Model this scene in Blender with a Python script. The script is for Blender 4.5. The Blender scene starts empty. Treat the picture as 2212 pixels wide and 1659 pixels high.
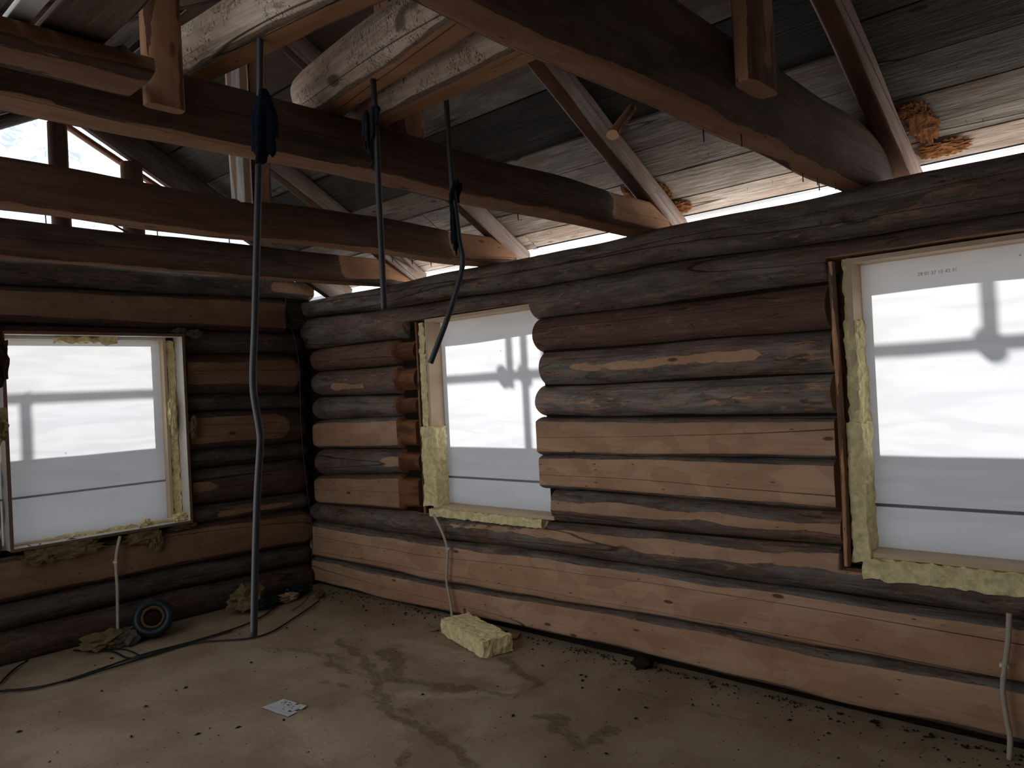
import bpy, bmesh, math, random
import numpy as np
from mathutils import Matrix, Vector, noise as mnoise

S = bpy.context.scene
COL = S.collection
rng = random.Random(7)

# ------------------------------------------------------------------ camera
cd = bpy.data.cameras.new('camera')
cam = bpy.data.objects.new('camera', cd); COL.objects.link(cam)
cam.matrix_world = Matrix(((0.67471103, 0.02917326, -0.73750522, -3.5393),
                           (-0.7363641, -0.0415282, -0.67530979, -5.5480),
                           (-0.05032825, 0.99871133, -0.00653739, 1.55),
                           (0, 0, 0, 1)))
cd.sensor_width = 36.0
cd.lens = 36.0 * 1650.0 / 2212.0
cd.clip_start = 0.02; cd.clip_end = 300
S.camera = cam

# ------------------------------------------------------------------ light
SUN_DIR = Vector((1.0, 0.87, 0.93)).normalized()
w = bpy.data.worlds.new('world'); S.world = w; w.use_nodes = True
bg = w.node_tree.nodes['Background']
bg.inputs[0].default_value = (0.88, 0.94, 1.0, 1); bg.inputs[1].default_value = 1.15
sl = bpy.data.lights.new('sun', 'SUN'); sl.energy = 17.5; sl.angle = math.radians(0.9); sl.color = (1.0, 0.98, 0.96)
so = bpy.data.objects.new('sun', sl); COL.objects.link(so)
so.rotation_euler = SUN_DIR.to_track_quat('Z', 'Y').to_euler(); so.location = (6, 6, 8)
vs = S.view_settings
vs.view_transform = 'Standard'; vs.look = 'None'; vs.gamma = 1.0; vs.exposure = 0.56; vs.use_curve_mapping = False
cy = S.cycles
cy.use_denoising = True
cy.max_bounces = 8; cy.diffuse_bounces = 6; cy.glossy_bounces = 2; cy.transmission_bounces = 4; cy.transparent_max_bounces = 4
cy.caustics_reflective = False; cy.caustics_refractive = False
cy.sample_clamp_indirect = 6.0

# ------------------------------------------------------------------ node helpers
class NB:
    def __init__(s, name):
        s.m = bpy.data.materials.new(name); s.m.use_nodes = True
        s.t = s.m.node_tree; s.t.nodes.clear()
        s.out = s.t.nodes.new('ShaderNodeOutputMaterial')
    def n(s, kind, ins=None, **kw):
        nd = s.t.nodes.new(kind)
        for k, v in kw.items(): setattr(nd, k, v)
        for k, v in (ins or {}).items():
            if hasattr(v, 'is_output'): s.t.links.new(v, nd.inputs[k])
            else: nd.inputs[k].default_value = v
        return nd
    def attr(s, name, out='Fac'):
        return s.n('ShaderNodeAttribute', attribute_name=name).outputs[out]
    def m2(s, op, a, b=0.0, clamp=False):
        return s.n('ShaderNodeMath', {0: a, 1: b}, operation=op, use_clamp=clamp).outputs[0]
    def vm(s, op, a, b):
        return s.n('ShaderNodeVectorMath', {0: a, 1: b}, operation=op).outputs[0]
    def noise(s, vec, scale=1.0, detail=4.0, rough=0.55, dist=0.0):
        return s.n('ShaderNodeTexNoise', {'Vector': vec, 'Scale': scale, 'Detail': detail, 'Roughness': rough, 'Distortion': dist}).outputs['Fac']
    def step(s, v, lo, hi, a=0.0, b=1.0):
        return s.n('ShaderNodeMapRange', {0: v, 1: lo, 2: hi, 3: a, 4: b}, interpolation_type='SMOOTHSTEP').outputs[0]
    def mix(s, f, a, b, bt='MIX'):
        nd = s.n('ShaderNodeMix', data_type='RGBA', blend_type=bt, clamp_factor=True)
        for i, v in ((0, f), (6, a), (7, b)):
            if hasattr(v, 'is_output'): s.t.links.new(v, nd.inputs[i])
            else: nd.inputs[i].default_value = v if i == 0 else (*v, 1)
        return nd.outputs[2]
    def bsdf(s, col, rough=0.85, bump=None, bs=0.4, bd=0.01, spec=0.25):
        b = s.n('ShaderNodeBsdfPrincipled', {'Roughness': rough, 'Specular IOR Level': spec})
        if hasattr(col, 'is_output'): s.t.links.new(col, b.inputs['Base Color'])
        else: b.inputs['Base Color'].default_value = (*col, 1)
        if bump is not None:
            bp = s.n('ShaderNodeBump', {'Height': bump, 'Strength': bs, 'Distance': bd})
            s.t.links.new(bp.outputs[0], b.inputs['Normal'])
        s.t.links.new(b.outputs[0], s.out.inputs[0]); return b

def wood_mat(name, bark1, bark2, redc, hew1, hew2, knots=True, amp=1.0, worm=False, flake=0., boardk=False):
    b = NB(name)
    wc = b.attr('wc', 'Vector'); hewn = b.attr('hewn'); tone = b.attr('tone'); red = b.attr('red')
    g_f = b.noise(b.vm('MULTIPLY', wc, (3, 60, 60)), 1, 5, .6)
    g_m = b.noise(b.vm('MULTIPLY', wc, (3.5, 14, 14)), 1, 5, .6, .6)
    g_l = b.noise(b.vm('MULTIPLY', wc, (1.6, 5, 5)), 1, 3, .5)
    bark = b.mix(b.step(g_m, .38, .62), bark1, bark2)
    bark = b.mix(b.m2('MULTIPLY', b.step(b.m2('ADD', g_l, b.m2('MULTIPLY', red, .35)), .52, .68), b.m2('ADD', .35, b.m2('MULTIPLY', red, .6))), bark, redc)
    bark = b.mix(b.step(g_f, .35, .7, 0.0, .45), bark, (bark1[0]*.45, bark1[1]*.42, bark1[2]*.4))
    # flaking inner bark flecks
    fl = b.noise(b.vm('MULTIPLY', wc, (9, 34, 34)), 1, 4, .7, 1.2)
    bark = b.mix(b.step(fl, .63, .68, 0, .55), bark, (hew2[0]*.8, hew2[1]*.75, hew2[2]*.75))
    if worm:
        w1_ = b.noise(b.vm('MULTIPLY', wc, (44, 18, 18)), 1, 2, .5, 2.5)
        wl = b.step(b.m2('ABSOLUTE', b.m2('SUBTRACT', w1_, .5)), .008, .034, 1, 0)
        wl = b.m2('MULTIPLY', wl, b.step(b.noise(b.vm('MULTIPLY', wc, (9, 16, 16)), 1, 2), .42, .52, 0, 1))
        bark = b.mix(b.m2('MULTIPLY', wl, .9), bark, (.05, .028, .018))
        pt = b.noise(b.vm('MULTIPLY', wc, (2.4, 9, 9)), 1, 3, .5, .5)
        bark = b.mix(b.step(pt, .62, .66, 0, .85), bark, (.10, .065, .045))
        bd_ = b.m2('MULTIPLY', b.step(b.m2('ADD', hewn, b.m2('MULTIPLY', b.m2('SUBTRACT', pt, .5), .03)), -.011, -.008), .85)
        bark = b.mix(bd_, bark, (.085, .05, .034))
    if flake:
        k1 = b.noise(b.vm('MULTIPLY', wc, (4, 22, 22)), 1, 6, .72, 1.6)
        bark = b.mix(b.step(k1, .56, .585, 0, .8), bark, (redc[0]*1.25, redc[1]*1.25, redc[2]*1.2))
        bark = b.mix(b.step(k1, .605, .63, 0, .8), bark, (.30, .20, .13))
        k2 = b.noise(b.vm('MULTIPLY', b.vm('ADD', wc, (3, 3, 3)), (6, 30, 30)), 1, 6, .75, 1.0)
        bark = b.mix(b.step(k2, .58, .63, 0, .75), bark, (.035, .026, .022))
    if boardk:
        vo3 = b.n('ShaderNodeTexVoronoi', {'Vector': b.vm('MULTIPLY', wc, (3.0, 8, 8)), 'Scale': 1.0})
        bark = b.mix(b.step(vo3.outputs['Distance'], .06, .13, .8, 0), bark, (.05, .032, .024))
        vo4 = b.n('ShaderNodeTexVoronoi', {'Vector': b.vm('MULTIPLY', wc, (5.0, 14, 14)), 'Scale': 1.0})
        bark = b.mix(b.step(vo4.outputs['Distance'], .04, .06, .9, 0), bark, (.02, .014, .012))
        bark = b.mix(b.step(b.noise(b.vm('MULTIPLY', wc, (2.5, 12, 12)), 1, 5, .7, 1.2), .56, .68, 0, .55), bark, (.075, .062, .055))
    hw = b.mix(b.step(g_l, .35, .65), hew1, hew2)
    hw = b.mix(b.step(g_f, .45, .75, 0.0, .35), hw, (hew2[0]*.6, hew2[1]*.55, hew2[2]*.5))
    st = b.noise(b.vm('MULTIPLY', wc, (5, 9, 9)), 1, 3, .5, 1.5)
    hw = b.mix(b.step(st, .6, .72, 0, .35), hw, (hew2[0]*.7, hew2[1]*.62, hew2[2]*.6))
    ch = b.n('ShaderNodeTexVoronoi', {'Vector': b.vm('ADD', b.vm('MULTIPLY', wc, (7, 13, 13)), (1, 2, 3)), 'Scale': 1.0}, distance='EUCLIDEAN').outputs['Color']
    chv = b.n('ShaderNodeSeparateColor', {0: ch}).outputs[0]
    hw = b.mix(b.step(chv, .2, .9, 0, .38), hw, (hew2[0]*.72, hew2[1]*.66, hew2[2]*.62))
    if knots:
        vo = b.n('ShaderNodeTexVoronoi', {'Vector': b.vm('MULTIPLY', wc, (3.2, 9, 9)), 'Scale': 1.0, 'Randomness': 1.0})
        hw = b.mix(b.step(vo.outputs['Distance'], .07, .12, .85, 0), hw, (.07, .03, .018))
        vo2 = b.n('ShaderNodeTexVoronoi', {'Vector': b.vm('MULTIPLY', wc, (7, 22, 22)), 'Scale': 1.0, 'Randomness': 1.0})
        hw = b.mix(b.step(vo2.outputs['Distance'], .05, .1, .8, 0), hw, (.05, .025, .015))
    # long drying cracks
    cr = b.noise(b.vm('MULTIPLY', wc, (.14, 5, 5)), 1, 0.6, .5, .05)
    crk = b.step(b.m2('ABSOLUTE', b.m2('SUBTRACT', cr, .5)), .0, .004, 1, 0)
    ed = b.m2('ADD', b.m2('MULTIPLY', b.m2('SUBTRACT', b.noise(b.vm('MULTIPLY', wc, (9, 26, 26)), 1, 4, .65), .5), .010*amp),
              b.m2('MULTIPLY', b.m2('SUBTRACT', b.noise(b.vm('MULTIPLY', wc, (2.3, 5, 5)), 1, 2, .5), .5), .022*amp))
    f = b.step(b.m2('ADD', hewn, ed), -.0007, .0009)
    col = b.mix(f, bark, hw)
    col = b.mix(b.m2('MULTIPLY', crk, .8), col, (.012, .007, .005))
    col = b.mix(b.step(red, 1.4, 1.6), col, b.mix(b.step(g_m, .4, .6), (.26, .11, .045), (.12, .05, .025)))
    col = b.n('ShaderNodeVectorMath', {0: col, 'Scale': tone}, operation='SCALE').outputs[0]
    h = b.m2('ADD', b.m2('MULTIPLY', g_f, b.step(f, 0, 1, 1.0, .25)), b.m2('MULTIPLY', b.m2('ADD', g_m, b.m2('MULTIPLY', fl, .6)), b.step(f, 0, 1, 1.1, .15)))
    h = b.m2('SUBTRACT', h, b.m2('MULTIPLY', crk, 1.2))
    b.bsdf(col, .82, h, .6, .008, .2)
    return b.m

M = {}
M['log'] = wood_mat('log_wood', (.115, .090, .075), (.215, .185, .160), (.22, .105, .070), (.52, .325, .20), (.43, .245, .145), flake=1.)
M['joist'] = wood_mat('joist_wood', (.052, .032, .023), (.098, .064, .046), (.13, .056, .032), (.33, .175, .098), (.24, .12, .064), amp=1.9)
M['rafter'] = wood_mat('rafter_wood', (.26, .195, .165), (.37, .30, .26), (.22, .12, .085), (.14, .058, .030), (.085, .038, .022), amp=.6)
M['board'] = wood_mat('roof_board_wood', (.22, .185, .15), (.33, .285, .24), (.20, .12, .075), (.3, .2, .12), (.26, .16, .1), amp=.0, boardk=True)
M['weathered'] = wood_mat('weathered_wood', (.46, .43, .40), (.60, .57, .53), (.5, .45, .38), (.3, .2, .12), (.26, .16, .1), amp=.0)
M['peeled'] = wood_mat('peeled_pole_wood', (.50, .375, .275), (.66, .53, .42), (.42, .28, .19), (.34, .18, .09), (.27, .135, .065), amp=.8, worm=True)

def plain(name, col, rough=.7, spec=.3, var=.0, vscale=20., bump=0.):
    b = NB(name)
    tc = b.n('ShaderNodeTexCoord').outputs['Object']
    nz = b.noise(tc, vscale, 4, .6)
    c = b.mix(b.step(nz, .3, .7, 0, var), col, tuple(x*.35 for x in col)) if var else col
    b.bsdf(c, rough, nz if bump else None, bump, .01, spec)
    return b.m
M['wool'] = plain('mineral_wool', (.92, .78, .42), .95, .05, .45, 28, .8)
M['wool_dark'] = plain('dirty_wool', (.20, .14, .07), .95, .05, .6, 28, .8)
M['wool_grey'] = plain('grey_oakum', (.13, .10, .075), .95, .05, .6, 30, .8)
M['planed'] = plain('planed_pine', (.62, .46, .31), .6, .3, .18, 9, .1)
M['painted'] = plain('white_painted_board', (.72, .69, .63), .5, .3, .12, 14, .05)
M['boardedge'] = plain('raw_board_edge', (.16, .09, .055), .8, .2, .3, 30)
M['pipe'] = plain('dark_grey_pipe', (.030, .030, .032), .45, .5)
M['cable'] = plain('black_cable', (.012, .012, .013), .5, .4)
M['conduit'] = plain('cream_conduit', (.50, .42, .33), .5, .35, .15, 30)
M['clip'] = plain('white_clip', (.7, .68, .64), .5, .4)
M['rag'] = plain('navy_cloth', (.009, .013, .024), .9, .1, .5, 30, .5)
M['rag2'] = plain('grey_cloth', (.03, .034, .042), .9, .1, .5, 40, .5)
M['nail'] = plain('rusty_nail', (.03, .02, .016), .6, .4)
M['steel'] = plain('galvanised_steel', (.4, .4, .42), .4, .6)
M['felt'] = plain('roof_felt', (.02, .018, .017), .95, .1)
M['moss'] = plain('chinking_moss', (.022, .015, .010), .98, .05, .5, 40, .8)
M['paper'] = plain('white_paper', (.50, .49, .50), .7, .3, .1, 20)
M['ink'] = plain('dark_print', (.10, .085, .08), .7, .2)
M['teal'] = plain('teal_plastic', (.004, .014, .018), .45, .4, .4, 12)
M['tan'] = plain('tan_cardboard', (.13, .065, .025), .8, .2, .3, 20)
M['snow'] = plain('trodden_snow', (.22, .225, .24), .9, .1, .1, 1)
M['rust'] = plain('rotten_orange_wood', (.23, .095, .032), .9, .1, .7, 26, 1.0)
M['crumb'] = plain('dark_crumb', (.02, .014, .010), .9, .1)
M['chip'] = plain('wood_chip', (.36, .23, .13), .85, .2, .3, 30)
M['deck'] = plain('scaffold_plank', (.35, .27, .18), .8, .2)

def membrane_mat(name, tr, dif, mixf, marks=True, dirty=0.0):
    b = NB(name)
    tc = b.n('ShaderNodeTexCoord').outputs['Object']
    sp = b.n('ShaderNodeSeparateXYZ', {0: tc})
    u = b.m2('ADD', sp.outputs[0], sp.outputs[1]); z = sp.outputs[2]
    col = b.mix(0.0, tr, tr)
    # woven dimples
    du = b.m2('SINE', b.m2('MULTIPLY', u, 640.0)); dz = b.m2('SINE', b.m2('MULTIPLY', z, 760.0))
    col = b.mix(b.step(b.m2('MULTIPLY', du, dz), -.6, .8, .0, .10), col, tuple(x*.72 for x in tr))
    wrk = b.noise(b.vm('MULTIPLY', tc, (2.2, 2.2, 13)), 1, 3, .5, 1.0)
    col = b.mix(b.step(wrk, .42, .66, 0, .38), col, tuple(x*.72 for x in tr))  # wavy shading painted into the sheet colour
    if marks:
        for z0, fr, th in ((.878, 205., .0035), (.83, 150., .003)):
            band = b.step(b.m2('ABSOLUTE', b.m2('SUBTRACT', z, z0)), th*.4, th, 1, 0)
            dash = b.step(b.m2('SINE', b.m2('MULTIPLY', u, fr)), .0, .5, 0, 1)
            br = b.step(b.noise(b.vm('MULTIPLY', tc, (9, 9, 2)), 1, 1), .48, .56, 0, 1)
            col = b.mix(b.m2('MULTIPLY', b.m2('MULTIPLY', b.m2('MULTIPLY', band, dash), br), .35), col, (.15, .15, .16))
        vo = b.n('ShaderNodeTexVoronoi', {'Vector': tc, 'Scale': 5.5}).outputs['Distance']
        col = b.mix(b.step(vo, .02, .035, .7, 0), col, (.05, .05, .05))
    if dirty:
        nz = b.noise(b.vm('MULTIPLY', tc, (7, 7, 9)), 1, 5, .7, .8)
        col = b.mix(b.step(nz, .50, .62, 0, dirty), col, (.16, .20, .26))
        ln = b.noise(b.vm('MULTIPLY', b.vm('ADD', tc, (0, 0, 0)), (3, 3, 20)), 1, 3, .6, .5)
        col = b.mix(b.step(ln, .6, .66, 0, dirty*.4), col, (.2, .22, .25))
    t = b.n('ShaderNodeBsdfTranslucent', {'Color': col}); d = b.n('ShaderNodeBsdfDiffuse', {'Color': (*dif, 1)})
    mx = b.n('ShaderNodeMixShader', {0: mixf, 1: t.outputs[0], 2: d.outputs[0]})
    b.t.links.new(mx.outputs[0], b.out.inputs[0]); return b.m
M['membrane'] = membrane_mat('white_wind_membrane', (.272, .278, .287), (.7, .71, .73), .45)
M['gable_membrane'] = membrane_mat('dirty_gable_membrane', (.50, .53, .57), (.7, .71, .73), .40, False, .85)
M['eave_membrane'] = membrane_mat('bright_eave_membrane', (.93, .92, .91), (.8, .8, .8), .12, False)  # far more translucent than the window membrane, to light the eave boards
M['tape'] = membrane_mat('seam_tape', (.21, .21, .225), (.45, .45, .46), .5, False)

# ------------------------------------------------------------------ object helpers
def link(o, parent=None):
    COL.objects.link(o)
    if parent is not None: o.parent = parent
    return o
def tag(o, label=None, cat=None, group=None, kind=None):
    if label: o['label'] = label
    if cat: o['category'] = cat
    if group: o['group'] = group
    if kind: o['kind'] = kind
    return o
def empty(name, loc=(0, 0, 0), parent=None):
    o = bpy.data.objects.new(name, None); o.location = loc; o.empty_display_size = .1
    return link(o, parent)
def mesh(name, verts, faces, mat, parent=None, smooth=False, attrs=None, local=None):
    """verts in world space; the object origin is moved to their mean (or parent space)"""
    v = np.asarray(verts, float)
    me = bpy.data.meshes.new(name)
    org = v.mean(0) if local is None else np.array(local, float)
    me.from_pydata((v - org).tolist(), [], [tuple(int(i) for i in f) for f in faces]); me.update()
    for k, a in (attrs or {}).items():
        a = np.asarray(a, np.float32)
        if a.ndim == 2:
            at = me.attributes.new(k, 'FLOAT_VECTOR', 'POINT'); at.data.foreach_set('vector', a.ravel())
        else:
            at = me.attributes.new(k, 'FLOAT', 'POINT'); at.data.foreach_set('value', a)
    if smooth: me.polygons.foreach_set('use_smooth', [True]*len(me.polygons))
    mats = mat if isinstance(mat, (list, tuple)) else [mat]
    for mm in mats: me.materials.append(mm)
    o = bpy.data.objects.new(name, me)
    po = np.zeros(3)
    p = parent
    while p is not None: po = po + np.array(p.location); p = p.parent
    o.location = tuple(org - po)
    return link(o, parent)

def fbm(p, seed, sc):
    return mnoise.noise(Vector((p[0]*sc + seed*7.31, p[1]*sc - seed*3.7, p[2]*sc + seed*1.9)))

# generic timber: section in (s,t) around an axis, clipped by planes; hewn = depth of the cut
FR = {'right': (np.array((0, -1., 0)), np.array((-1., 0, 0)), np.array((0, 0, 1.))),
      'end':   (np.array((-1., 0, 0)), np.array((0, -1., 0)), np.array((0, 0, 1.)))}
def timber(name, frame, stations, mat, parent=None, tone=1., red=0., wob=.004, seg=28, du=.06, seed=None, origin=(0, 0, 0), caph=.012, zwob=1.0, bias=0., rot=None):
    """stations: list of (u, cs, ct, rs, rt, [(ns,nt,d)...]); all with the same number of clips"""
    A, Sv, T = frame; O = np.array(origin, float)
    seed = rng.random()*50 if seed is None else seed
    us = [s[0] for s in stations]; lo, hi = min(us), max(us)
    grid = set(round(float(x), 4) for x in np.linspace(lo, hi, max(2, int((hi-lo)/du)+1)))
    for x in us: grid.add(round(x, 4))
    U = np.array(sorted(grid)); U = U[(U >= lo-1e-6) & (U <= hi+1e-6)]
    st = sorted(stations, key=lambda s: s[0]); su = np.array([s[0] for s in st])
    ip = lambda arr: np.interp(U, su, np.array(arr, float))
    cs, ct, rs, rt = (ip([s[i] for s in st]) for i in (1, 2, 3, 4))
    nc = len(st[0][5]); cl = [[ip([s[5][c][k] for s in st]) for k in range(3)] for c in range(nc)]
    th0 = np.linspace(0, 2*math.pi, seg, endpoint=False) + .013
    V, HW, WC = [], [], []
    for i, u in enumerate(U):
        dws = fbm((u*1.3, 0, 0), seed, 1.0)*wob*2.2; dwt = fbm((u*1.3, 5, 0), seed, 1.0)*wob*2.2*zwob
        for th in th0:
            a, b_ = rs[i]*math.cos(th), rt[i]*math.sin(th)
            n1 = 1 + fbm((u*2.2, math.cos(th)*1.2, math.sin(th)*1.2), seed, 1.0)*wob/max(rs[i], .02)*1.6
            a *= n1; b_ *= n1
            h = -.05
            if nc:
                h = -1e9
                for c in range(nc):
                    n0, n1_ = cl[c][0][i], cl[c][1][i]
                    if abs(n0)+abs(n1_) < .5 or cl[c][2][i] > 5: continue
                    dd = cl[c][2][i] + fbm((u*3, th, 9), seed+c, 1.0)*wob*.5
                    q = a*n0 + b_*n1_
                    h = max(h, q - dd)
                    if q > dd: a -= (q-dd)*n0; b_ -= (q-dd)*n1_
                h = max(h, -.08)
            V.append(O + A*u + Sv*(cs[i]+a+dws) + T*(ct[i]+b_+dwt)); HW.append(h+bias)
            WC.append((u, a + seed, b_ + seed*.7 + (.0 if True else 0)))
    n = len(U); F = []
    for i in range(n-1):
        for j in range(seg):
            a0 = i*seg+j; a1 = i*seg+(j+1) % seg
            F.append((a0, a1, a1+seg, a0+seg))
    # end caps with their own vertices (cut grain)
    for e in (0, n-1):
        base = len(V); ring = [V[e*seg+j] for j in range(seg)]
        c = sum(ring)/seg
        for j in range(seg): V.append(ring[j]); HW.append(caph); WC.append((WC[e*seg+j][1]*.7, WC[e*seg+j][1]*.6, WC[e*seg+j][2]*.6))
        V.append(c); HW.append(caph); WC.append((seed, seed, seed))
        for j in range(seg):
            t = (base+j, base+(j+1) % seg, base+seg)
            F.append(t if e else t[::-1])
    N = len(V)
    V = np.array(V)
    det = np.linalg.det(np.array([A, Sv, T]))
    if det > 0: F = [f[::-1] for f in F]
    RD = [red]*N if rot is None else [2.0 if WC[q][0] > rot and q < n*seg or q >= n*seg+seg+1 else red for q in range(N)]
    o = mesh(name, V, F, mat, parent, True, {'wc': WC, 'hewn': HW, 'tone': [tone]*N, 'red': RD})
    return o

def box(name, x0, x1, y0, y1, z0, z1, mat, parent=None, tone=1., red=0., axis=0, seed=None, bev=.0):
    seed = rng.random()*50 if seed is None else seed
    V = [(x, y, z) for x in (x0, x1) for y in (y0, y1) for z in (z0, z1)]
    F = [(0, 1, 3, 2), (4, 6, 7, 5), (0, 4, 5, 1), (2, 3, 7, 6), (0, 2, 6, 4), (1, 5, 7, 3)]
    return obox(name, V, F, mat, parent, tone, red, axis, seed, bev)
def obox(name, V, F, mat, parent, tone, red, axis, seed, bev=0.):
    bm = bmesh.new(); vs_ = [bm.verts.new(v) for v in V]
    for f in F: bm.faces.new([vs_[i] for i in f])
    bmesh.ops.recalc_face_normals(bm, faces=bm.faces)
    if bev > 0: bmesh.ops.bevel(bm, geom=list(bm.edges), offset=bev, segments=1, affect='EDGES')
    bm.verts.ensure_lookup_table()
    P = np.array([v.co[:] for v in bm.verts]); FF = [[v.index for v in f.verts] for f in bm.faces]
    bm.verts.index_update(); FF = [[v.index for v in f.verts] for f in bm.faces]; bm.free()
    o3 = [(axis+k) % 3 for k in range(3)]
    WC = P[:, o3] + np.array((0, seed, seed*.7)); N = len(P)
    return mesh(name, P, FF, mat, parent, False, {'wc': WC, 'hewn': [-.05]*N, 'tone': [tone]*N, 'red': [red]*N})

def tube(name, pts, r, mat, parent=None, seg=10, smooth_n=6, radii=None, closed_ends=True):
    P = [np.array(p, float) for p in pts]
    # catmull-rom
    Q = []; R_ = []
    rad = radii or [r]*len(P)
    for i in range(len(P)-1):
        p0 = P[max(i-1, 0)]; p1 = P[i]; p2 = P[i+1]; p3 = P[min(i+2, len(P)-1)]
        for k in range(smooth_n):
            t = k/smooth_n
            Q.append(.5*((2*p1)+(-p0+p2)*t+(2*p0-5*p1+4*p2-p3)*t*t+(-p0+3*p1-3*p2+p3)*t**3)); R_.append(rad[i]*(1-t)+rad[i+1]*t)
    Q.append(P[-1]); R_.append(rad[-1])
    V = []; F = []
    up = np.array((.13, .27, .95)); 
    for i, q in enumerate(Q):
        d = Q[min(i+1, len(Q)-1)]-Q[max(i-1, 0)]; d /= np.linalg.norm(d)+1e-9
        a = np.cross(d, up)
        if np.linalg.norm(a) < .2: a = np.cross(d, np.array((1., 0, 0)))
        a /= np.linalg.norm(a)
        if i and np.dot(a, pa) < 0: a = -a
        pa = a
        b_ = np.cross(d, a)
        for j in range(seg):
            t = 2*math.pi*j/seg; V.append(q+R_[i]*(a*math.cos(t)+b_*math.sin(t)))
    for i in range(len(Q)-1):
        for j in range(seg):
            F.append((i*seg+j, i*seg+(j+1) % seg, (i+1)*seg+(j+1) % seg, (i+1)*seg+j))
    F.append(tuple(range(seg-1, -1, -1))); F.append(tuple((len(Q)-1)*seg+j for j in range(seg)))
    o = mesh(name, V, F, mat, parent, True)
    bm = bmesh.new(); bm.from_mesh(o.data); bmesh.ops.recalc_face_normals(bm, faces=bm.faces); bm.to_mesh(o.data); bm.free()
    return o

def batt(name, lo, hi, mat, parent=None, amp=.008, cell=.02, seed=None, fr=22., warp=None):
    """fibrous slab: a box skin subdivided and roughened"""
    seed = rng.random()*40 if seed is None else seed
    lo = np.array(lo, float); hi = np.array(hi, float); n = np.maximum(1, np.round((hi-lo)/cell)).astype(int)
    n = np.minimum(n, 60)
    bm = bmesh.new(); vm_ = {}
    def vv(i, j, k):
        key = (i, j, k)
        if key not in vm_:
            p = lo + (hi-lo)*np.array((i/n[0], j/n[1], k/n[2])); d = np.array([fbm(p*fr, seed+q*3, 1.0) + .5*fbm(p*fr*2.7, seed+q*5, 1.0) for q in range(3)])*amp
            p = p + d
            if warp: p = np.array(warp(p))
            vm_[key] = bm.verts.new(p)
        return vm_[key]
    for ax in range(3):
        b_, c = [q for q in range(3) if q != ax]
        for side in (0, n[ax]):
            for i in range(n[b_]):
                for j in range(n[c]):
                    idx = []
                    for di, dj in ((0, 0), (1, 0), (1, 1), (0, 1)):
                        q = [0, 0, 0]; q[ax] = side; q[b_] = i+di; q[c] = j+dj; idx.append(vv(*q))
                    bm.faces.new(idx)
    bmesh.ops.recalc_face_normals(bm, faces=bm.faces); bm.verts.index_update()
    V = [v.co[:] for v in bm.verts]; F = [[v.index for v in f.verts] for f in bm.faces]; bm.free()
    return mesh(name, V, F, mat, parent, False)

def clump(name, c, r, mat, parent=None, seed=None, amp=.35, sub=3, fr=2.4):
    seed = rng.random()*40 if seed is None else seed
    bm = bmesh.new(); bmesh.ops.create_icosphere(bm, subdivisions=sub, radius=1.0)
    V = []
    for v in bm.verts:
        p = np.array(v.co[:]); k = 1 + amp*fbm(p*fr, seed, 1.0)*1.6 + amp*.6*fbm(p*fr*2.6, seed+3, 1.0)
        V.append(np.array(c)+p*k*np.array(r))
    F = [[v.index for v in f.verts] for f in bm.faces]; bm.free()
    return mesh(name, V, F, mat, parent, False)

# ------------------------------------------------------------------ outside: ground and scaffold
gv = [(-40, -40, -.75), (40, -40, -.75), (40, 40, -.75), (-40, 40, -.75)]
ground = mesh('ground', gv, [(0, 1, 2, 3)], M['snow']); tag(ground, 'pale snowy ground around the log building', 'ground', kind='structure')

def scaffold():
    root = empty('scaffold', (1.0, 0, -.75)); tag(root, 'tube scaffold outside whose rails and posts show as shadows on the white membranes', 'scaffold')
    ZR = 2.66
    def pole(a, b_): return tube('pole', [a, b_], .024, M['steel'], root, 12, 1)
    # right side
    pole((1.25, 2.2, ZR), (1.25, -7.6, ZR)); pole((1.25, 2.2, 2.1), (1.25, 1.4, 2.1))
    for y in (-1.33, -6.0, 1.9): pole((1.25, y, -.72), (1.25, y, 3.5))
    pole((1.32, -1.14, ZR), (1.32, -1.14, 3.5)); pole((1.25, -3.92, ZR), (1.25, -3.92, 3.5)); pole((1.3, -1.46, 2.66), (1.3, -1.46, 3.5))
    for y in (-1.33, -3.92, -1.14): clump('coupler', (1.25, y, ZR), (.05, .055, .06), M['steel'], root, 3, .15, 2)
    # end side
    pole((1.25, 1.07, ZR), (-5.0, 1.07, ZR))
    for x in (-.93, -3.9): pole((x, 1.07, -.72), (x, 1.07, ZR+.02))
    # decks
    def deck(x0, x1, y0, y1, n, alongx):
        for k in range(n):
            if alongx:
                a = y0+(y1-y0)*k/n; b_ = y0+(y1-y0)*(k+1)/n-.003; box('deck_plank', x0, x1, a, b_, 1.50, 1.54, M['deck'], root, axis=0)
            else:
                a = x0+(x1-x0)*k/n; b_ = x0+(x1-x0)*(k+1)/n-.003; box('deck_plank', a, b_, y0, y1, 1.50, 1.54, M['deck'], root, axis=1)
    deck(.555, 1.23, -7.6, 1.0, 3, False)
    deck(-5.0, .54, .392, 1.05, 3, True)
    return root
scaffold()

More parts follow.
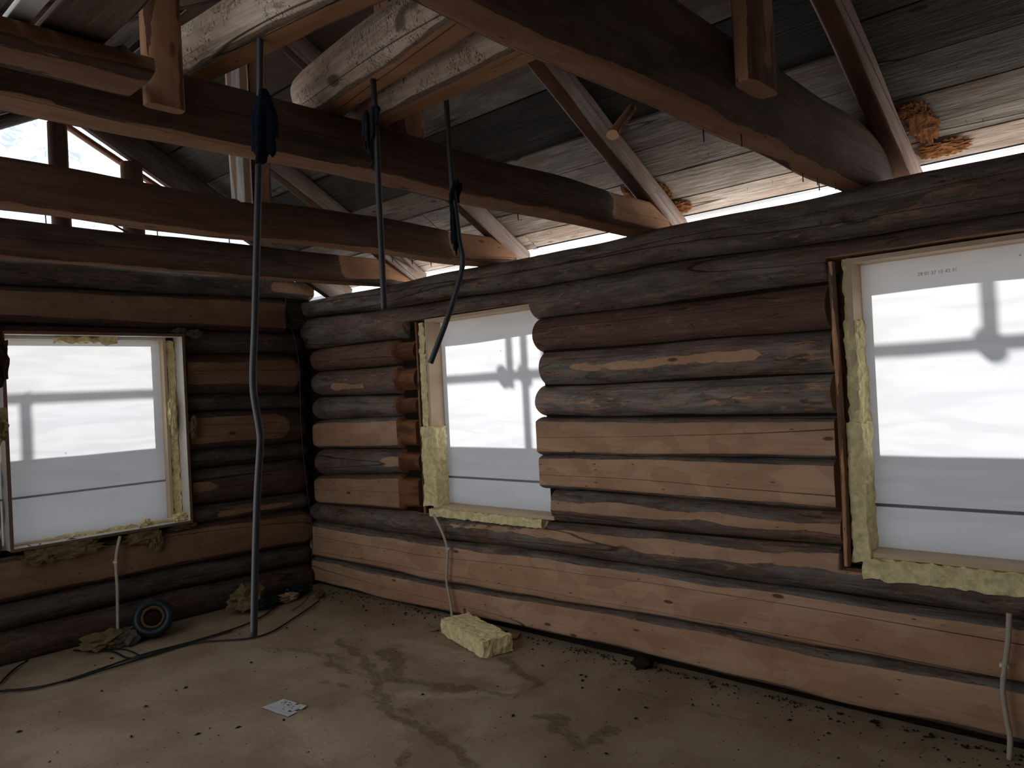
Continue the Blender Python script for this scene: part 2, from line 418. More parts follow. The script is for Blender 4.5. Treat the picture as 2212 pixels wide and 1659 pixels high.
# ------------------------------------------------------------------ floor
def seg_dist(P, a, b_):
    a = np.array(a); b_ = np.array(b_); ab = b_-a; t = np.clip(((P-a)@ab)/(ab@ab+1e-9), 0, 1)
    return np.linalg.norm(P-(a+t[:, None]*ab), axis=1)
def make_floor():
    nx, ny = 190, 380
    xs = np.linspace(-3.6, .12, nx); ys = np.linspace(-7.3, .12, ny)
    X, Y = np.meshgrid(xs, ys); P = np.stack([X.ravel(), Y.ravel()], 1)
    WB = np.array([(.05*mnoise.noise(Vector((p[0]*6, p[1]*6, 0)))+.02*mnoise.noise(Vector((p[0]*20, p[1]*20, 0))), .05*mnoise.noise(Vector((p[0]*6, p[1]*6, 9)))+.02*mnoise.noise(Vector((p[0]*20, p[1]*20, 9)))) for p in P])
    dark = np.zeros(len(P)); light = np.zeros(len(P))
    for pl, wd, s in FLOOR_DARK:
        for a, b_ in zip(pl[:-1], pl[1:]): dark = np.maximum(dark, s*np.exp(-(seg_dist(P+WB, a, b_)/wd)**2*.9))
    for pl, wd, s in FLOOR_LIGHT:
        for a, b_ in zip(pl[:-1], pl[1:]): light = np.maximum(light, s*np.exp(-(seg_dist(P+WB, a, b_)/wd)**2*.7))
    Z = np.array([.006*mnoise.noise(Vector((p[0]*1.7, p[1]*1.7, 3))) + .0015*mnoise.noise(Vector((p[0]*14, p[1]*14, 1))) for p in P]) - .004
    V = np.column_stack([P, Z]); F = []
    for j in range(ny-1):
        for i in range(nx-1):
            a = j*nx+i; F.append((a, a+1, a+nx+1, a+nx))
    b = NB('dusty_floor')
    tc = b.n('ShaderNodeTexCoord').outputs['Object']
    dk = b.attr('dark'); lt = b.attr('light')
    n1 = b.noise(tc, 2.2, 5, .6); n2 = b.noise(b.vm('MULTIPLY', tc, (16, 5, 1)), 1, 5, .65, 1.5); n3 = b.noise(tc, 60, 3, .6)
    col = b.mix(b.step(n1, .35, .65), (.25, .178, .115), (.34, .258, .175))
    col = b.mix(b.m2('MULTIPLY', b.step(b.m2('ADD', lt, b.m2('MULTIPLY', b.m2('SUBTRACT', n2, .5), .9)), .35, .8), .6), col, (.44, .345, .245))
    f = b.step(b.m2('ADD', dk, b.m2('MULTIPLY', b.m2('SUBTRACT', n2, .5), 1.5)), .38, .72)
    col = b.mix(b.m2('MULTIPLY', f, b.step(b.noise(b.vm('MULTIPLY', tc, (40, 9, 1)), 1, 4, .7, 2.5), .3, .65, .25, .80)), col, (.115, .075, .050))
    n4 = b.noise(b.vm('MULTIPLY', tc, (6, 14, 1)), 1, 5, .7, 2.0)
    col = b.mix(b.step(n4, .60, .70, 0, .45), col, (.11, .07, .045))
    col = b.mix(b.step(n3, .60, .72, 0, .35), col, (.09, .055, .035))
    vo = b.n('ShaderNodeTexVoronoi', {'Vector': tc, 'Scale': 16.}).outputs['Distance']
    col = b.mix(b.step(vo, .05, .09, .8, 0), col, (.03, .02, .014))
    b.bsdf(col, .95, b.m2('ADD', n3, n2), .25, .004, .1)
    o = mesh('floor', V, F, b.m, None, True, {'dark': dark, 'light': light}, local=(0, 0, 0)); tag(o, 'dusty brown subfloor with sweep marks', 'floor', kind='structure')
FLOOR_DARK =  [([(-0.673, -1.752), (-0.761, -1.998), (-0.916, -2.149)], 0.07, 1), ([(-0.941, -2.041), (-0.907, -2.334), (-0.797, -2.6)], 0.055, 0.95), ([(-0.36, -2.478), (-0.484, -2.735), (-0.526, -2.877), (-0.587, -2.887)], 0.045, 1), ([(-0.708, -1.347), (-0.872, -1.837), (-0.989, -2.16)], 0.04, 0.9), ([(-1.016, -1.627), (-1.01, -1.893), (-0.955, -2.117)], 0.05, 0.7), ([(-1.096, -1.083), (-0.983, -1.325), (-0.928, -1.688)], 0.06, 0.6), ([(-1.209, -2.423), (-1.244, -2.731), (-1.284, -3.028), (-1.377, -3.238)], 0.035, 0.95), ([(-1.151, -2.551), (-1.279, -2.962)], 0.08, 0.55), ([(-1.575, -2.972), (-1.424, -2.911)], 0.05, 0.8), ([(-0.852, -3.12), (-0.752, -3.241), (-0.91, -3.273)], 0.05, 0.9), ([(-0.842, -3.244), (-0.97, -3.47), (-0.739, -3.492)], 0.045, 0.8), ([(-0.328, -3.418), (-0.293, -4.002)], 0.12, 0.45), ([(-0.225, -2.905), (-0.198, -3.602)], 0.08, 0.4), ([(-1.185, -1.88), (-1.124, -2.295)], 0.05, 0.6), ([(-0.805, -2.588), (-0.716, -2.9)], 0.03, 0.8), ([(-1.004, -2.139), (-1.191, -2.4)], 0.03, 0.9)]
FLOOR_LIGHT =  [([(-0.506, -1.729), (-0.464, -1.944), (-0.42, -2.226)], 0.07, 0.8), ([(-1.052, -2.395), (-0.869, -2.654), (-0.709, -2.829)], 0.07, 0.8), ([(-1.575, -2.232), (-1.659, -2.592)], 0.2, 0.6), ([(-0.615, -2.463), (-0.595, -2.724)], 0.09, 0.8), ([(-0.574, -1.856), (-0.475, -2.543)], 0.1, 0.7), ([(-1.325, -2.661), (-1.436, -2.895)], 0.08, 0.6), ([(-0.959, -2.909), (-1.229, -3.029)], 0.1, 0.6)]
make_floor()

# ------------------------------------------------------------------ log walls
def lerp(tbl, u): return float(np.interp(u, [t[0] for t in tbl], [t[1] for t in tbl]))
wall_right = empty('wall_right', (0, 0, 0)); tag(wall_right, 'log wall with two membrane covered window openings', 'wall', kind='structure')
wall_end = empty('wall_back', (0, 0, 0)); tag(wall_end, 'dark log end wall with the left window', 'wall', kind='structure')

def row(frame, parent, u0, u1, top, bot, kind='round', depth=.125, d=.6, tone=1., red=0., cuts=(), taper0=True, tilt=0., strip=None, seed=None, mat='log', back=0.0, us=(), wob=.004, caph=.012, end=None, bias=0.):
    """top/bot: tables of (u, z). cuts: (ua, ub, 'top'|'bot', z) notches. strip: list of (u, depth)"""
    uu = set([u0, u1] + [x for x in us])
    for t in list(top)+list(bot):
        if u0 < t[0] < u1: uu.add(t[0])
    for a, b_, _, _ in cuts:
        for x in (a-.004, a+.004, b_-.004, b_+.004):
            if u0 < x < u1: uu.add(x)
    if strip:
        for x, _ in strip:
            if u0 < x < u1: uu.add(x)
    if taper0:
        for x in (u0+.03, u0+.09): uu.add(x)
    if end:
        for x in (u1-end-.012, u1-end+.004): uu.add(x)
    stl = []
    for u in sorted(uu):
        zt, zb = lerp(top, u), lerp(bot, u); c = (zt+zb)/2; rt = (zt-zb)/2*1.03; rs = depth
        k = 1.0
        if taper0 and u < u0+.085: k = .72+.28*math.sqrt(max(0, min(1, (u-u0)/.085)))
        if end and u > u1-end-.006: k *= .80
        ns, nt = math.cos(tilt), math.sin(tilt)
        if kind == 'round': dd = rs*1.6
        elif kind == 'hewn': dd = rs*d
        if strip: dd = math.hypot(rs*ns, rt*nt) - lerp(strip, u)
        cs = -(min(dd, rs)) if kind == 'hewn' else -rs
        cl = [(ns, nt, dd*(k if kind == 'hewn' and not strip else 1))]
        ctp, cbt = 9., 9.
        for a, b_, wh, zz in cuts:
            if a <= u <= b_:
                if wh == 'top': ctp = zz-c
                else: cbt = c-zz
        cl += [(0, 1, ctp), (0, -1, cbt)]
        stl.append((u, cs-back, c, rs*k, rt*k, cl))
    return timber('log', FR[frame], stl, M[mat], parent, tone, red, wob, seed=seed, caph=caph, bias=bias, rot=(u1-end-.02 if end else None))

RBT = {0: [(-.3, 2.38), (0, 2.373), (2.5, 2.37), (3.6, 2.38), (4.8, 2.39), (7.3, 2.38)],
 1: [(-.3, 2.235), (0, 2.235), (.9, 2.20), (2.56, 2.174), (3.34, 2.19), (3.9, 2.172), (4.47, 2.149), (7.3, 2.15)],
 2: [(-.3, 1.966), (0, 1.966), (1.3, 1.956), (2.5, 1.97), (4.3, 1.964), (7.3, 1.96)],
 3: [(0, 1.774), (1.37, 1.767), (2.53, 1.765), (4.26, 1.75), (7.3, 1.75)],
 4: [(0, 1.567), (1.32, 1.551), (2.5, 1.555), (4.28, 1.545), (7.3, 1.54)],
 5: [(0, 1.37), (1.29, 1.389), (2.48, 1.368), (4.27, 1.353), (7.3, 1.35)],
 6: [(0, 1.136), (1.2, 1.155), (2.48, 1.141), (4.28, 1.158), (7.3, 1.15)],
 7: [(0, .912), (1.19, .963), (2.49, .935), (4.28, .918), (7.3, .92)],
 8: [(0, .676), (1.17, .699), (2.5, .726), (4.28, .749), (7.3, .74)],
 9: [(-.3, .515), (0, .515), (1.2, .509), (2.5, .528), (4.0, .520), (5, .524), (7.3, .52)],
 10: [(-.3, .229), (0, .229), (1.28, .219), (2.66, .245), (3.8, .264), (4.4, .275), (5, .286), (7.3, .29)],
 11: [(-.3, .015), (0, .015), (1.27, .017), (2.9, .038), (5, .031), (7.3, .03)]}
R = 'right'
def rr(i, u0, u1, **k): return row(R, wall_right, u0, u1, RBT[i-1], RBT[i], **k)
W3A, W3B = 4.272, 5.45
# full length courses (1 = top plate)
rr(1, -.25, 7.25, kind='hewn', d=.8, depth=.15, tone=.92, red=0., taper0=False, strip=[(-.3, .03), (7.3, .03)], mat='log', seed=3.3, wob=.007, bias=-.06)
rr(2, -.25, 7.25, depth=.13, taper0=False, tone=.95, red=.15, cuts=[(1.26, 2.475, 'bot', 2.075), (4.275, 5.45, 'bot', 2.065)], seed=8.1, wob=.005)
rr(9, -.25, 7.25, taper0=False, kind='round', tilt=.38, strip=[(0, -.006), (1.1, -.002), (2.3, .004), (2.6, .009), (3.2, .008), (4.0, .006), (4.33, .006), (4.36, -.02), (5.1, -.012), (5.3, .004), (7.3, .004)], cuts=[(1.26, 2.49, 'top', .688), (4.26, 5.45, 'top', .648)], tone=.95, red=.3, seed=5.2)
rr(10, -.25, 7.25, taper0=False, kind='hewn', d=.62, tone=1.0, seed=11.7, wob=.006)
rr(11, -.25, 7.25, taper0=False, kind='hewn', d=.66, tone=.95, red=.2, seed=13.9, wob=.007)
# left of the middle window
spec_left = [(3, dict(red=.9, tone=.85)), (4, dict(red=.4, tone=.95, strip=[(0, -.01), (.25, -.006), (.35, .004), (.75, .003), (.85, -.02), (1.4, -.02)], tilt=-.3)),
             (5, dict(tone=1.0)), (6, dict(kind='hewn', d=.66, tone=.95)), (7, dict(red=.4, tone=.85, strip=[(0, -.02), (.8, -.01), (1.0, .008), (1.33, .006)])),
             (8, dict(kind='hewn', d=.62, tone=.8, red=.6))]
for i, k in spec_left: rr(i, 0.0, 1.335, end=.17, caph=-.02, **k)
# middle pier
spec_mid = [(3, dict(red=.8, tone=.8, seed=21.)), (4, dict(tone=1.2, red=.1, seed=22.4, tilt=.0, strip=[(2.5, -.03), (2.68, -.02), (2.78, .0008), (3.1, .004), (3.9, .005), (4.02, -.01), (4.1, -.03)])),
            (5, dict(tone=1.6, seed=24.)), (6, dict(kind='hewn', d=.63, tone=1.05, seed=25.)), (7, dict(kind='hewn', d=.63, tone=1.08, seed=26.)),
            (8, dict(tone=.95, red=.3, seed=27., tilt=.15, strip=[(2.5, .007), (2.9, .006), (3.2, .004), (3.5, .003), (4.27, .006)]))]
for i, k in spec_mid: rr(i, 2.495+rng.uniform(-.012, .012), 4.275-.012*(i % 2), taper0=False, **k)
for i in range(3, 9): rr(i, 5.47, 7.25, taper0=False, kind=('hewn' if i % 2 else 'round'))
def backing(parent, boxes):
    V = []; F = []
    for (x0, x1, y0, y1, z0, z1) in boxes:
        b0 = len(V); V += [(x, y, z) for x in (x0, x1) for y in (y0, y1) for z in (z0, z1)]
        F += [tuple(b0+i for i in f) for f in ((0, 1, 3, 2), (4, 6, 7, 5), (0, 4, 5, 1), (2, 3, 7, 6), (0, 2, 6, 4), (1, 5, 7, 3))]
    return mesh('chinking_light_stop', V, F, M['moss'], parent)  # dark slab added behind the logs to block light through the gaps
backing(wall_right, [(.075, .125, -7.25, .1, -.75, .66), (.075, .125, -7.25, .1, 2.10, 2.33), (.075, .125, -1.335, .1, .6, 2.15), (.075, .125, -4.26, -2.515, .6, 2.15), (.075, .125, -7.25, -5.47, .6, 2.15)])

EBT = {-1: [(-.3, 2.56), (4, 2.56)], 0: [(-.3, 2.385), (0, 2.385), (.94, 2.371), (2.16, 2.364), (4, 2.36)],
 1: [(-.3, 2.106), (0, 2.106), (.91, 2.116), (2.17, 2.14), (4, 2.14)], 2: [(0, 1.933), (4, 1.933)], 3: [(0, 1.605), (1, 1.63), (4, 1.64)],
 4: [(0, 1.477), (.95, 1.494), (4, 1.5)], 5: [(0, 1.195), (1, 1.219), (4, 1.22)], 6: [(0, 1.062), (1, 1.076), (4, 1.08)],
 7: [(0, .778), (1, .804), (4, .82)], 8: [(-.3, .641), (0, .641), (1, .665), (4, .67)], 9: [(-.3, .346), (0, .346), (1.15, .385), (2.24, .376), (4, .37)],
 10: [(-.3, .184), (0, .184), (1.16, .214), (2.25, .196), (4, .2)], 11: [(-.3, -.03), (4, -.03)]}
def er(i, u0, u1, **k):
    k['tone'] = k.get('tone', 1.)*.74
    return row('end', wall_end, u0, u1, EBT[i-1], EBT[i], **k)
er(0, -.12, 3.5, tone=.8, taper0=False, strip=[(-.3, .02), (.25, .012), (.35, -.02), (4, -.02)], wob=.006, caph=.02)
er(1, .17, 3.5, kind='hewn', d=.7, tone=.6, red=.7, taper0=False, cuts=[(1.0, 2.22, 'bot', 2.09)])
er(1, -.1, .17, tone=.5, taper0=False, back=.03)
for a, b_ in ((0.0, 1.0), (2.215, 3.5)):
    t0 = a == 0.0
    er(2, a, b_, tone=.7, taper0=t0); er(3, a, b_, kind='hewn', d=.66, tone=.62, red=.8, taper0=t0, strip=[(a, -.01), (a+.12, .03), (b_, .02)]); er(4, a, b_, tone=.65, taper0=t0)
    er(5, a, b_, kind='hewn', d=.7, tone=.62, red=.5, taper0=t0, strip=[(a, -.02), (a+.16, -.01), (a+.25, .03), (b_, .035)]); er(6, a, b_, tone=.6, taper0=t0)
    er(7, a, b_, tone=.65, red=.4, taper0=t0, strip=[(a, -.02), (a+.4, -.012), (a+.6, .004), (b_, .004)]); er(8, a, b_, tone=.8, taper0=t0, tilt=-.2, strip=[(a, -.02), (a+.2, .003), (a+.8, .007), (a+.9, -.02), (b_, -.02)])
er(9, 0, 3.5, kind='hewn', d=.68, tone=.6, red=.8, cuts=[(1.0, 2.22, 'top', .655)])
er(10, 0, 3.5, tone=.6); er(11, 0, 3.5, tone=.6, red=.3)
backing(wall_end, [(-3.5, .1, .075, .125, -.75, .66), (-3.5, .1, .075, .125, 2.12, 2.5), (-.99, .1, .075, .125, .6, 2.2), (-3.5, -2.23, .075, .125, .6, 2.2)])

# side wall and front wall out of view: log courses around a wide doorway where the camera stands
FR['left'] = (np.array((0, -1., 0)), np.array((1., 0, 0)), np.array((0, 0, 1.)))
FR['front'] = (np.array((-1., 0, 0)), np.array((0, 1., 0)), np.array((0, 0, 1.)))
wall_left = empty('wall_left', (-3.36, 0, 0)); tag(wall_left, 'log wall on the left pierced by a wide doorway', 'wall', kind='structure')
wall_front = empty('wall_front', (0, -7.25, 0)); tag(wall_front, 'log wall behind the viewer', 'wall', kind='structure')
def plainrow(frame, parent, org, u0, u1, z0, z1, kind):
    c = (z0+z1)/2; dd = .078 if kind else .3
    timber('log', FR[frame], [(u, -(.078 if kind else .125), c, .125, (z1-z0)/2*1.03, [(1, 0, dd)]) for u in (u0, u1)], M['log'], parent, 1., .2, origin=org, du=.25, seg=18)
NR = 11
for i in range(NR):
    z0 = 2.38*i/NR; z1 = 2.38*(i+1)/NR
    full = i == NR-1
    if full: plainrow('left', wall_left, (-3.36, 0, 0), -.2, 7.3, z0, z1, 0)
    else:
        if 2 <= i <= 9:  # unseen side opening, widened to let in more sky light
            plainrow('left', wall_left, (-3.36, 0, 0), 0, .9, z0, z1, i % 2); plainrow('left', wall_left, (-3.36, 0, 0), 4.25, 4.72, z0, z1, i % 2)
        else: plainrow('left', wall_left, (-3.36, 0, 0), 0, 4.72, z0, z1, i % 2)
        plainrow('left', wall_left, (-3.36, 0, 0), 6.4, 7.3, z0, z1, i % 2)
    plainrow('front', wall_front, (0, -7.25, 0), 0, 3.4, z0, z1, i % 2)

light_block = empty('light_block', (-4.6, -5.5, 0)); tag(light_block, 'added light-blocking board porch around the doorway behind the viewer', 'enclosure', kind='structure')  # unseen enclosure added to keep daylight out of the doorway
for nm, b6 in (('end_panel', (-5.6, -5.55, -6.9, -4.2, -.1, 2.7)), ('side_panel', (-5.6, -3.62, -4.25, -4.2, -.1, 2.7)), ('side_panel', (-5.6, -3.62, -6.9, -6.85, -.1, 2.7)), ('roof_panel', (-5.6, -3.62, -6.9, -4.2, 2.6, 2.65)), ('floor_panel', (-5.6, -3.36, -6.9, -4.2, -.1, -.02))):
    box(nm, *b6, M['board'], light_block, .6, .2)
# ------------------------------------------------------------------ windows
def winframe(n, label, boards, mem):
    root = empty('window_%d' % n, (0, 0, 0)); tag(root, label, 'window', kind='structure')
    for nm, b6, mt in boards: box(nm, *b6, M[mt], root, axis=2, bev=.0015)
    return root
# window 2 (middle) and 3 (right), membrane plane x = .15
w2 = winframe(2, 'middle window opening with white membrane and rail shadows', [
    ('jamb', (.02, .175, -1.505, -1.483, .74, 2.07), 'planed'), ('jamb', (.09, .175, -2.60, -2.578, .74, 2.07), 'planed'),
    ('head_board', (.02, .175, -2.578, -1.505, 2.048, 2.07), 'planed'), ('sill_board', (.02, .175, -2.578, -1.505, .742, .765), 'planed')], None)
w3 = winframe(3, 'right window opening with white membrane cut by the picture edge', [
    ('jamb', (.02, .175, -4.378, -4.356, .72, 2.06), 'planed'), ('jamb', (.02, .175, -5.42, -5.40, .72, 2.06), 'planed'),
    ('head_board', (.02, .175, -5.40, -4.378, 2.036, 2.058), 'planed'), ('sill_board', (.02, .175, -5.40, -4.378, .722, .745), 'planed')], None)
w1 = winframe(1, 'left window opening framed with white boards and membrane', [
    ('extension_board', (-1.056, -1.040, -.05, .100, .700, 2.066), 'painted'), ('extension_board', (-2.18, -2.164, -.05, .100, .700, 2.066), 'painted'),
    ('extension_board', (-2.164, -1.056, -.05, .045, 2.05, 2.066), 'painted'), ('extension_board', (-2.164, -1.056, -.05, .045, .700, .716), 'painted'),
    ('board_edge', (-1.057, -1.037, -.054, -.050, .696, 2.070), 'boardedge'), ('board_edge', (-2.184, -2.163, -.054, -.050, .696, 2.070), 'boardedge'),
    ('board_edge', (-2.163, -1.057, -.054, -.050, 2.050, 2.070), 'boardedge'), ('board_edge', (-2.163, -1.057, -.054, -.050, .696, .715), 'boardedge'),
    ('jamb', (-1.150, -1.128, .055, .155, .70, 2.05), 'planed'), ('jamb', (-2.22, -2.20, .055, .155, .70, 2.05), 'planed'),
    ('head_board', (-2.20, -1.15, .055, .155, 2.028, 2.05), 'painted'), ('sill_board', (-2.20, -1.15, .055, .155, .700, .722), 'planed')], None)
def membrane(parent, V, mat='membrane', nu=24, nv=24, amp=.004, nrm=(1, 0, 0), seam=None):
    V = [np.array(v, float) for v in V]; P = []; F = []
    sd = rng.random()*20
    for j in range(nv+1):
        for i in range(nu+1):
            a, b_ = i/nu, j/nv
            p = (V[0]*(1-a)+V[1]*a)*(1-b_)+(V[3]*(1-a)+V[2]*a)*b_
            e = min(a, 1-a, b_, 1-b_)*6; e = min(1, e)
            P.append(p+np.array(nrm)*amp*e*fbm(p*np.array((3, 3, 7)), sd, 1.0))
    for j in range(nv):
        for i in range(nu):
            k = j*(nu+1)+i; F.append((k, k+1, k+nu+2, k+nu+1))
    return mesh('membrane', P, F, M[mat], parent, True, local=(0, 0, 0))
membrane(w2, [(.15, -1.50, .75), (.15, -2.585, .75), (.15, -2.585, 2.06), (.15, -1.50, 2.06)])
membrane(w3, [(.15, -4.37, .73), (.15, -5.41, .73), (.15, -5.41, 2.05), (.15, -4.37, 2.05)])
membrane(w1, [(-2.21, .12, .71), (-1.14, .12, .71), (-1.14, .12, 2.04), (-2.21, .12, 2.04)], nrm=(0, 1, 0))
box('seam_tape', .1445, .1485, -2.578, -1.505, .943, .957, M['tape'], w2); box('seam_tape', .1445, .1485, -5.40, -4.378, .931, .945, M['tape'], w3)
mesh('seam_tape', [(-2.20, .113, 1.004), (-1.15, .113, 1.004), (-1.15, .113, 1.018), (-2.20, .113, 1.018)], [(0, 1, 2, 3)], M['tape'], w1)
# date print on the right membrane
fc = bpy.data.curves.new('date_print', 'FONT'); fc.body = '28 01 27 15 42 31'; fc.size = .021; fc.extrude = .0004
fc.materials.append(plain('grey_print', (.42, .43, .45)))
fo = bpy.data.objects.new('date_print', fc); link(fo, w3)
fo.matrix_world = Matrix(((0, 0, -1, .144), (-1, 0, 0, -4.615), (0, 1, 0, 1.955), (0, 0, 0, 1)))

# boarding outside the window margins closes the wall thickness around the frames
for (y0, y1) in ((-1.5, -1.31), (-2.52, -2.45), (-4.37, -4.25), (-5.5, -5.41)):
    pass
def closer(parent, b6): return box('outer_board', *b6, M['boardedge'], parent)
closer(w2, (.175, .197, -2.70, -2.578, .6, 2.16)); closer(w2, (.175, .197, -1.505, -1.25, .6, 2.16)); closer(w2, (.175, .197, -2.578, -1.505, 2.068, 2.16)); closer(w2, (.175, .197, -2.578, -1.505, .6, .762))
closer(w3, (.175, .197, -5.55, -5.40, .55, 2.16)); closer(w3, (.175, .197, -4.378, -4.2, .55, 2.16)); closer(w3, (.175, .197, -5.40, -4.378, 2.052, 2.16)); closer(w3, (.175, .197, -5.40, -4.378, .55, .742))
closer(w1, (-1.15, -.95, .155, .172, .6, 2.16)); closer(w1, (-2.3, -2.2, .155, .172, .6, 2.16)); closer(w1, (-2.2, -1.15, .155, .172, 2.045, 2.16)); closer(w1, (-2.2, -1.15, .155, .172, .6, .72))

# ------------------------------------------------------------------ roof
SL = .56; Z0 = 2.72; XR = -1.68; ZR = Z0-SL*XR
ceiling = empty('ceiling', (0, 0, 0)); tag(ceiling, 'open gable roof of dark boards', 'ceiling', kind='structure')
def zr(x): return Z0-SL*x if x >= XR else ZR-SL*(XR-x)
nrmR = np.array((SL, 0, 1.)); nrmR /= np.linalg.norm(nrmR)
def roof_board(xa, xb, y0, y1, tone, red=.0, mat='board', th=.022, off=0., wane=0.):
    mir = xb < XR+1e-6
    dx = .0045
    n = np.array((nrmR[0] if not mir else -nrmR[0], 0, nrmR[2]))
    ny = max(2, int(abs(y1-y0)/.22)); V = []; WC = []; sd = rng.random()*60
    lift = rng.uniform(0, .010)
    for k in range(ny+1):
        y = y0+(y1-y0)*k/ny
        for (x, s) in ((xa+dx, -1), (xb-dx, 1)):
            ww = .004*fbm((y*3, s*9, 1), sd, 1.)
            for h in (0, th):
                p = np.array((x+ww, y, zr(x+ww))) + n*(h+off+lift+.002*fbm((y*2, s, h), sd, 1.))
                V.append(p); WC.append((y, x*1.15+sd, h+sd*.6))
    F = []
    for k in range(ny):
        a = k*4; b_ = a+4   # a0 bottom xa, a1 top xa, a2 bottom xb, a3 top xb
        F += [(a, b_, b_+2, a+2), (a+1, a+3, b_+3, b_+1), (a, a+1, b_+1, b_), (a+2, b_+2, b_+3, a+3)]
    F += [(0, 2, 3, 1), (ny*4, ny*4+1, ny*4+3, ny*4+2)]
    N = len(V)
    return mesh('board', V, F, M[mat], ceiling, False, {'wc': WC, 'hewn': [-.05]*N, 'tone': [tone]*N, 'red': [red]*N})
xsR = [-1.66, -1.40, -1.12, -.84, -.558, -.256, -.08, .10, .28, .41]
tn = [(.55, .6), (.45, .8), (.38, .6), (.62, .2), (.13, 0), (.80, .2), (.78, .1), (1.1, .1), (1.5, .1)]  # pale lowest boards toned up further, eave light put into their colour
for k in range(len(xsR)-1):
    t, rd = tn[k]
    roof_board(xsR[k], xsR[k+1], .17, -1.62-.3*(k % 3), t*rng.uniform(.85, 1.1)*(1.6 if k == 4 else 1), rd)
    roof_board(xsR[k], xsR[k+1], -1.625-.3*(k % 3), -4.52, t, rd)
xs2 = [-1.66, -1.42, -1.15, -.87, -.60, -.36, -.145, .04, .28, .41]; t2 = [.5, .4, .3, .28, .28, .34, .5, .85, 1.4]  # eave-side boards brightened in tone for the light there
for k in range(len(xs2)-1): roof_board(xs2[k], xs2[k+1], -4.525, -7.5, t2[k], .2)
xl = [-1.70, -1.98, -2.22, -2.5, -2.72, -2.98, -3.16]  # lowest left boards left out so sky light reaches the poles
for k in range(len(xl)-1):
    roof_board(xl[k+1], xl[k], .17, -3.9, rng.uniform(.5, 1.0), .3); roof_board(xl[k+1], xl[k], -3.905, -7.5, rng.uniform(.5, 1.0), .3)
for xc, yc, rx, ry in ((.19, -3.33, .075, .045), (.33, -3.36, .04, .07), (.17, -3.13, .06, .02), (.17, -4.66, .10, .055), (.33, -4.70, .04, .10), (.09, -4.62, .03, .04)):
    o = clump('splinters', (0, 0, 0), (rx, ry, .010), M['rust'], None, None, .32, 4, 5.0)
    for v in o.data.vertices:
        p = v.co + o.location
        v.co = (xc+p.x, yc+p.y, zr(xc+p.x)-.002+p.z+.006*fbm((p.x*60, p.y*12, 2), 5, 1.))
    o.location = (0, 0, 0); o.parent = ceiling; o['label'] = 'splintered orange patch of rotten board'
for nm, xa, xb in (('right', XR, .455), ('left', -3.17, XR)):
    n = np.array((nrmR[0] if nm == 'right' else -nrmR[0], 0, nrmR[2]))*.05
    V = [(xa, .19, zr(xa)), (xb, .19, zr(xb)), (xb, -7.6, zr(xb)), (xa, -7.6, zr(xa))]; V = [np.array(v)+n for v in V]
    V2 = [v+n*.5 for v in V]
    mesh('roof_felt', V+V2, [(0, 1, 2, 3), (7, 6, 5, 4), (0, 4, 5, 1), (1, 5, 6, 2), (2, 6, 7, 3), (3, 7, 4, 0)], M['felt'], ceiling)
# nail points coming through the roof boards
V = []; F = []
for k in range(130):
    x = rng.choice((-.98, -.7, -.45, -.36, -.2, -.12, -.03, .05, .14, .24, .32)) + rng.uniform(-.02, .02); y = rng.uniform(-6, 0); z = zr(x)+.012; b0 = len(V)
    dx, dy = rng.uniform(-.014, .014), rng.uniform(-.016, .016)
    V += [(x-.002, y, z), (x+.002, y, z), (x, y+.002, z), (x+dx, y+dy, z-.034)]; F += [(b0, b0+1, b0+3), (b0+1, b0+2, b0+3), (b0+2, b0, b0+3)]
o = mesh('nail_points', V, F, M['nail'], ceiling); o['kind'] = 'stuff'
# gable membrane
gm = empty('gable_cover', (-1.68, .13, 2.5)); tag(gm, 'dirty white membrane closing the gable above the end wall', 'membrane')
GV = []; GF = []
ng = 30
for i in range(ng+1):
    x = -3.42+(3.42+.05)*i/ng
    zt = zr(x)+.02
    for j in range(9): GV.append((x, .13+.006*math.sin(i*.9+j), 2.44+(zt-2.44)*j/8))
for i in range(ng):
    for j in range(8): a = i*9+j; GF.append((a, a+9, a+10, a+1))
o = mesh('sheet', GV, GF, M['gable_membrane'], gm, True, local=(0, 0, 0))
em = empty('eave_cover', (.5, -3.5, 2.1)); tag(em, 'bright white membrane closing the eave above the right wall', 'membrane')
EV = []; EF = []
for i in range(61):
    y = .35-7.9*i/60
    for j, z in enumerate((2.02, 2.22, 2.40, 2.50)): EV.append((.455+.035*(j == 3)*0+.012*math.sin(y*3.1+j)+(0 if j else -.16), y, z))
for i in range(60):
    for j in range(3): a = i*4+j; EF.append((a, a+4, a+5, a+1))
mesh('sheet', EV, EF, M['eave_membrane'], em, True, local=(0, 0, 0))
# front gable (behind the camera) closed with boards, open eaves
fg = empty('front_gable', (-1.68, -7.3, 2.4)); tag(fg, 'boarded gable over the wall behind the viewer', 'gable', kind='structure')
for k in range(17):
    x0 = -3.4+.2*k; box('board', x0, x0+.196, -7.36, -7.33, 2.38, min(zr(x0), zr(x0+.196))+.03, M['board'], fg, .5, .2, 2)

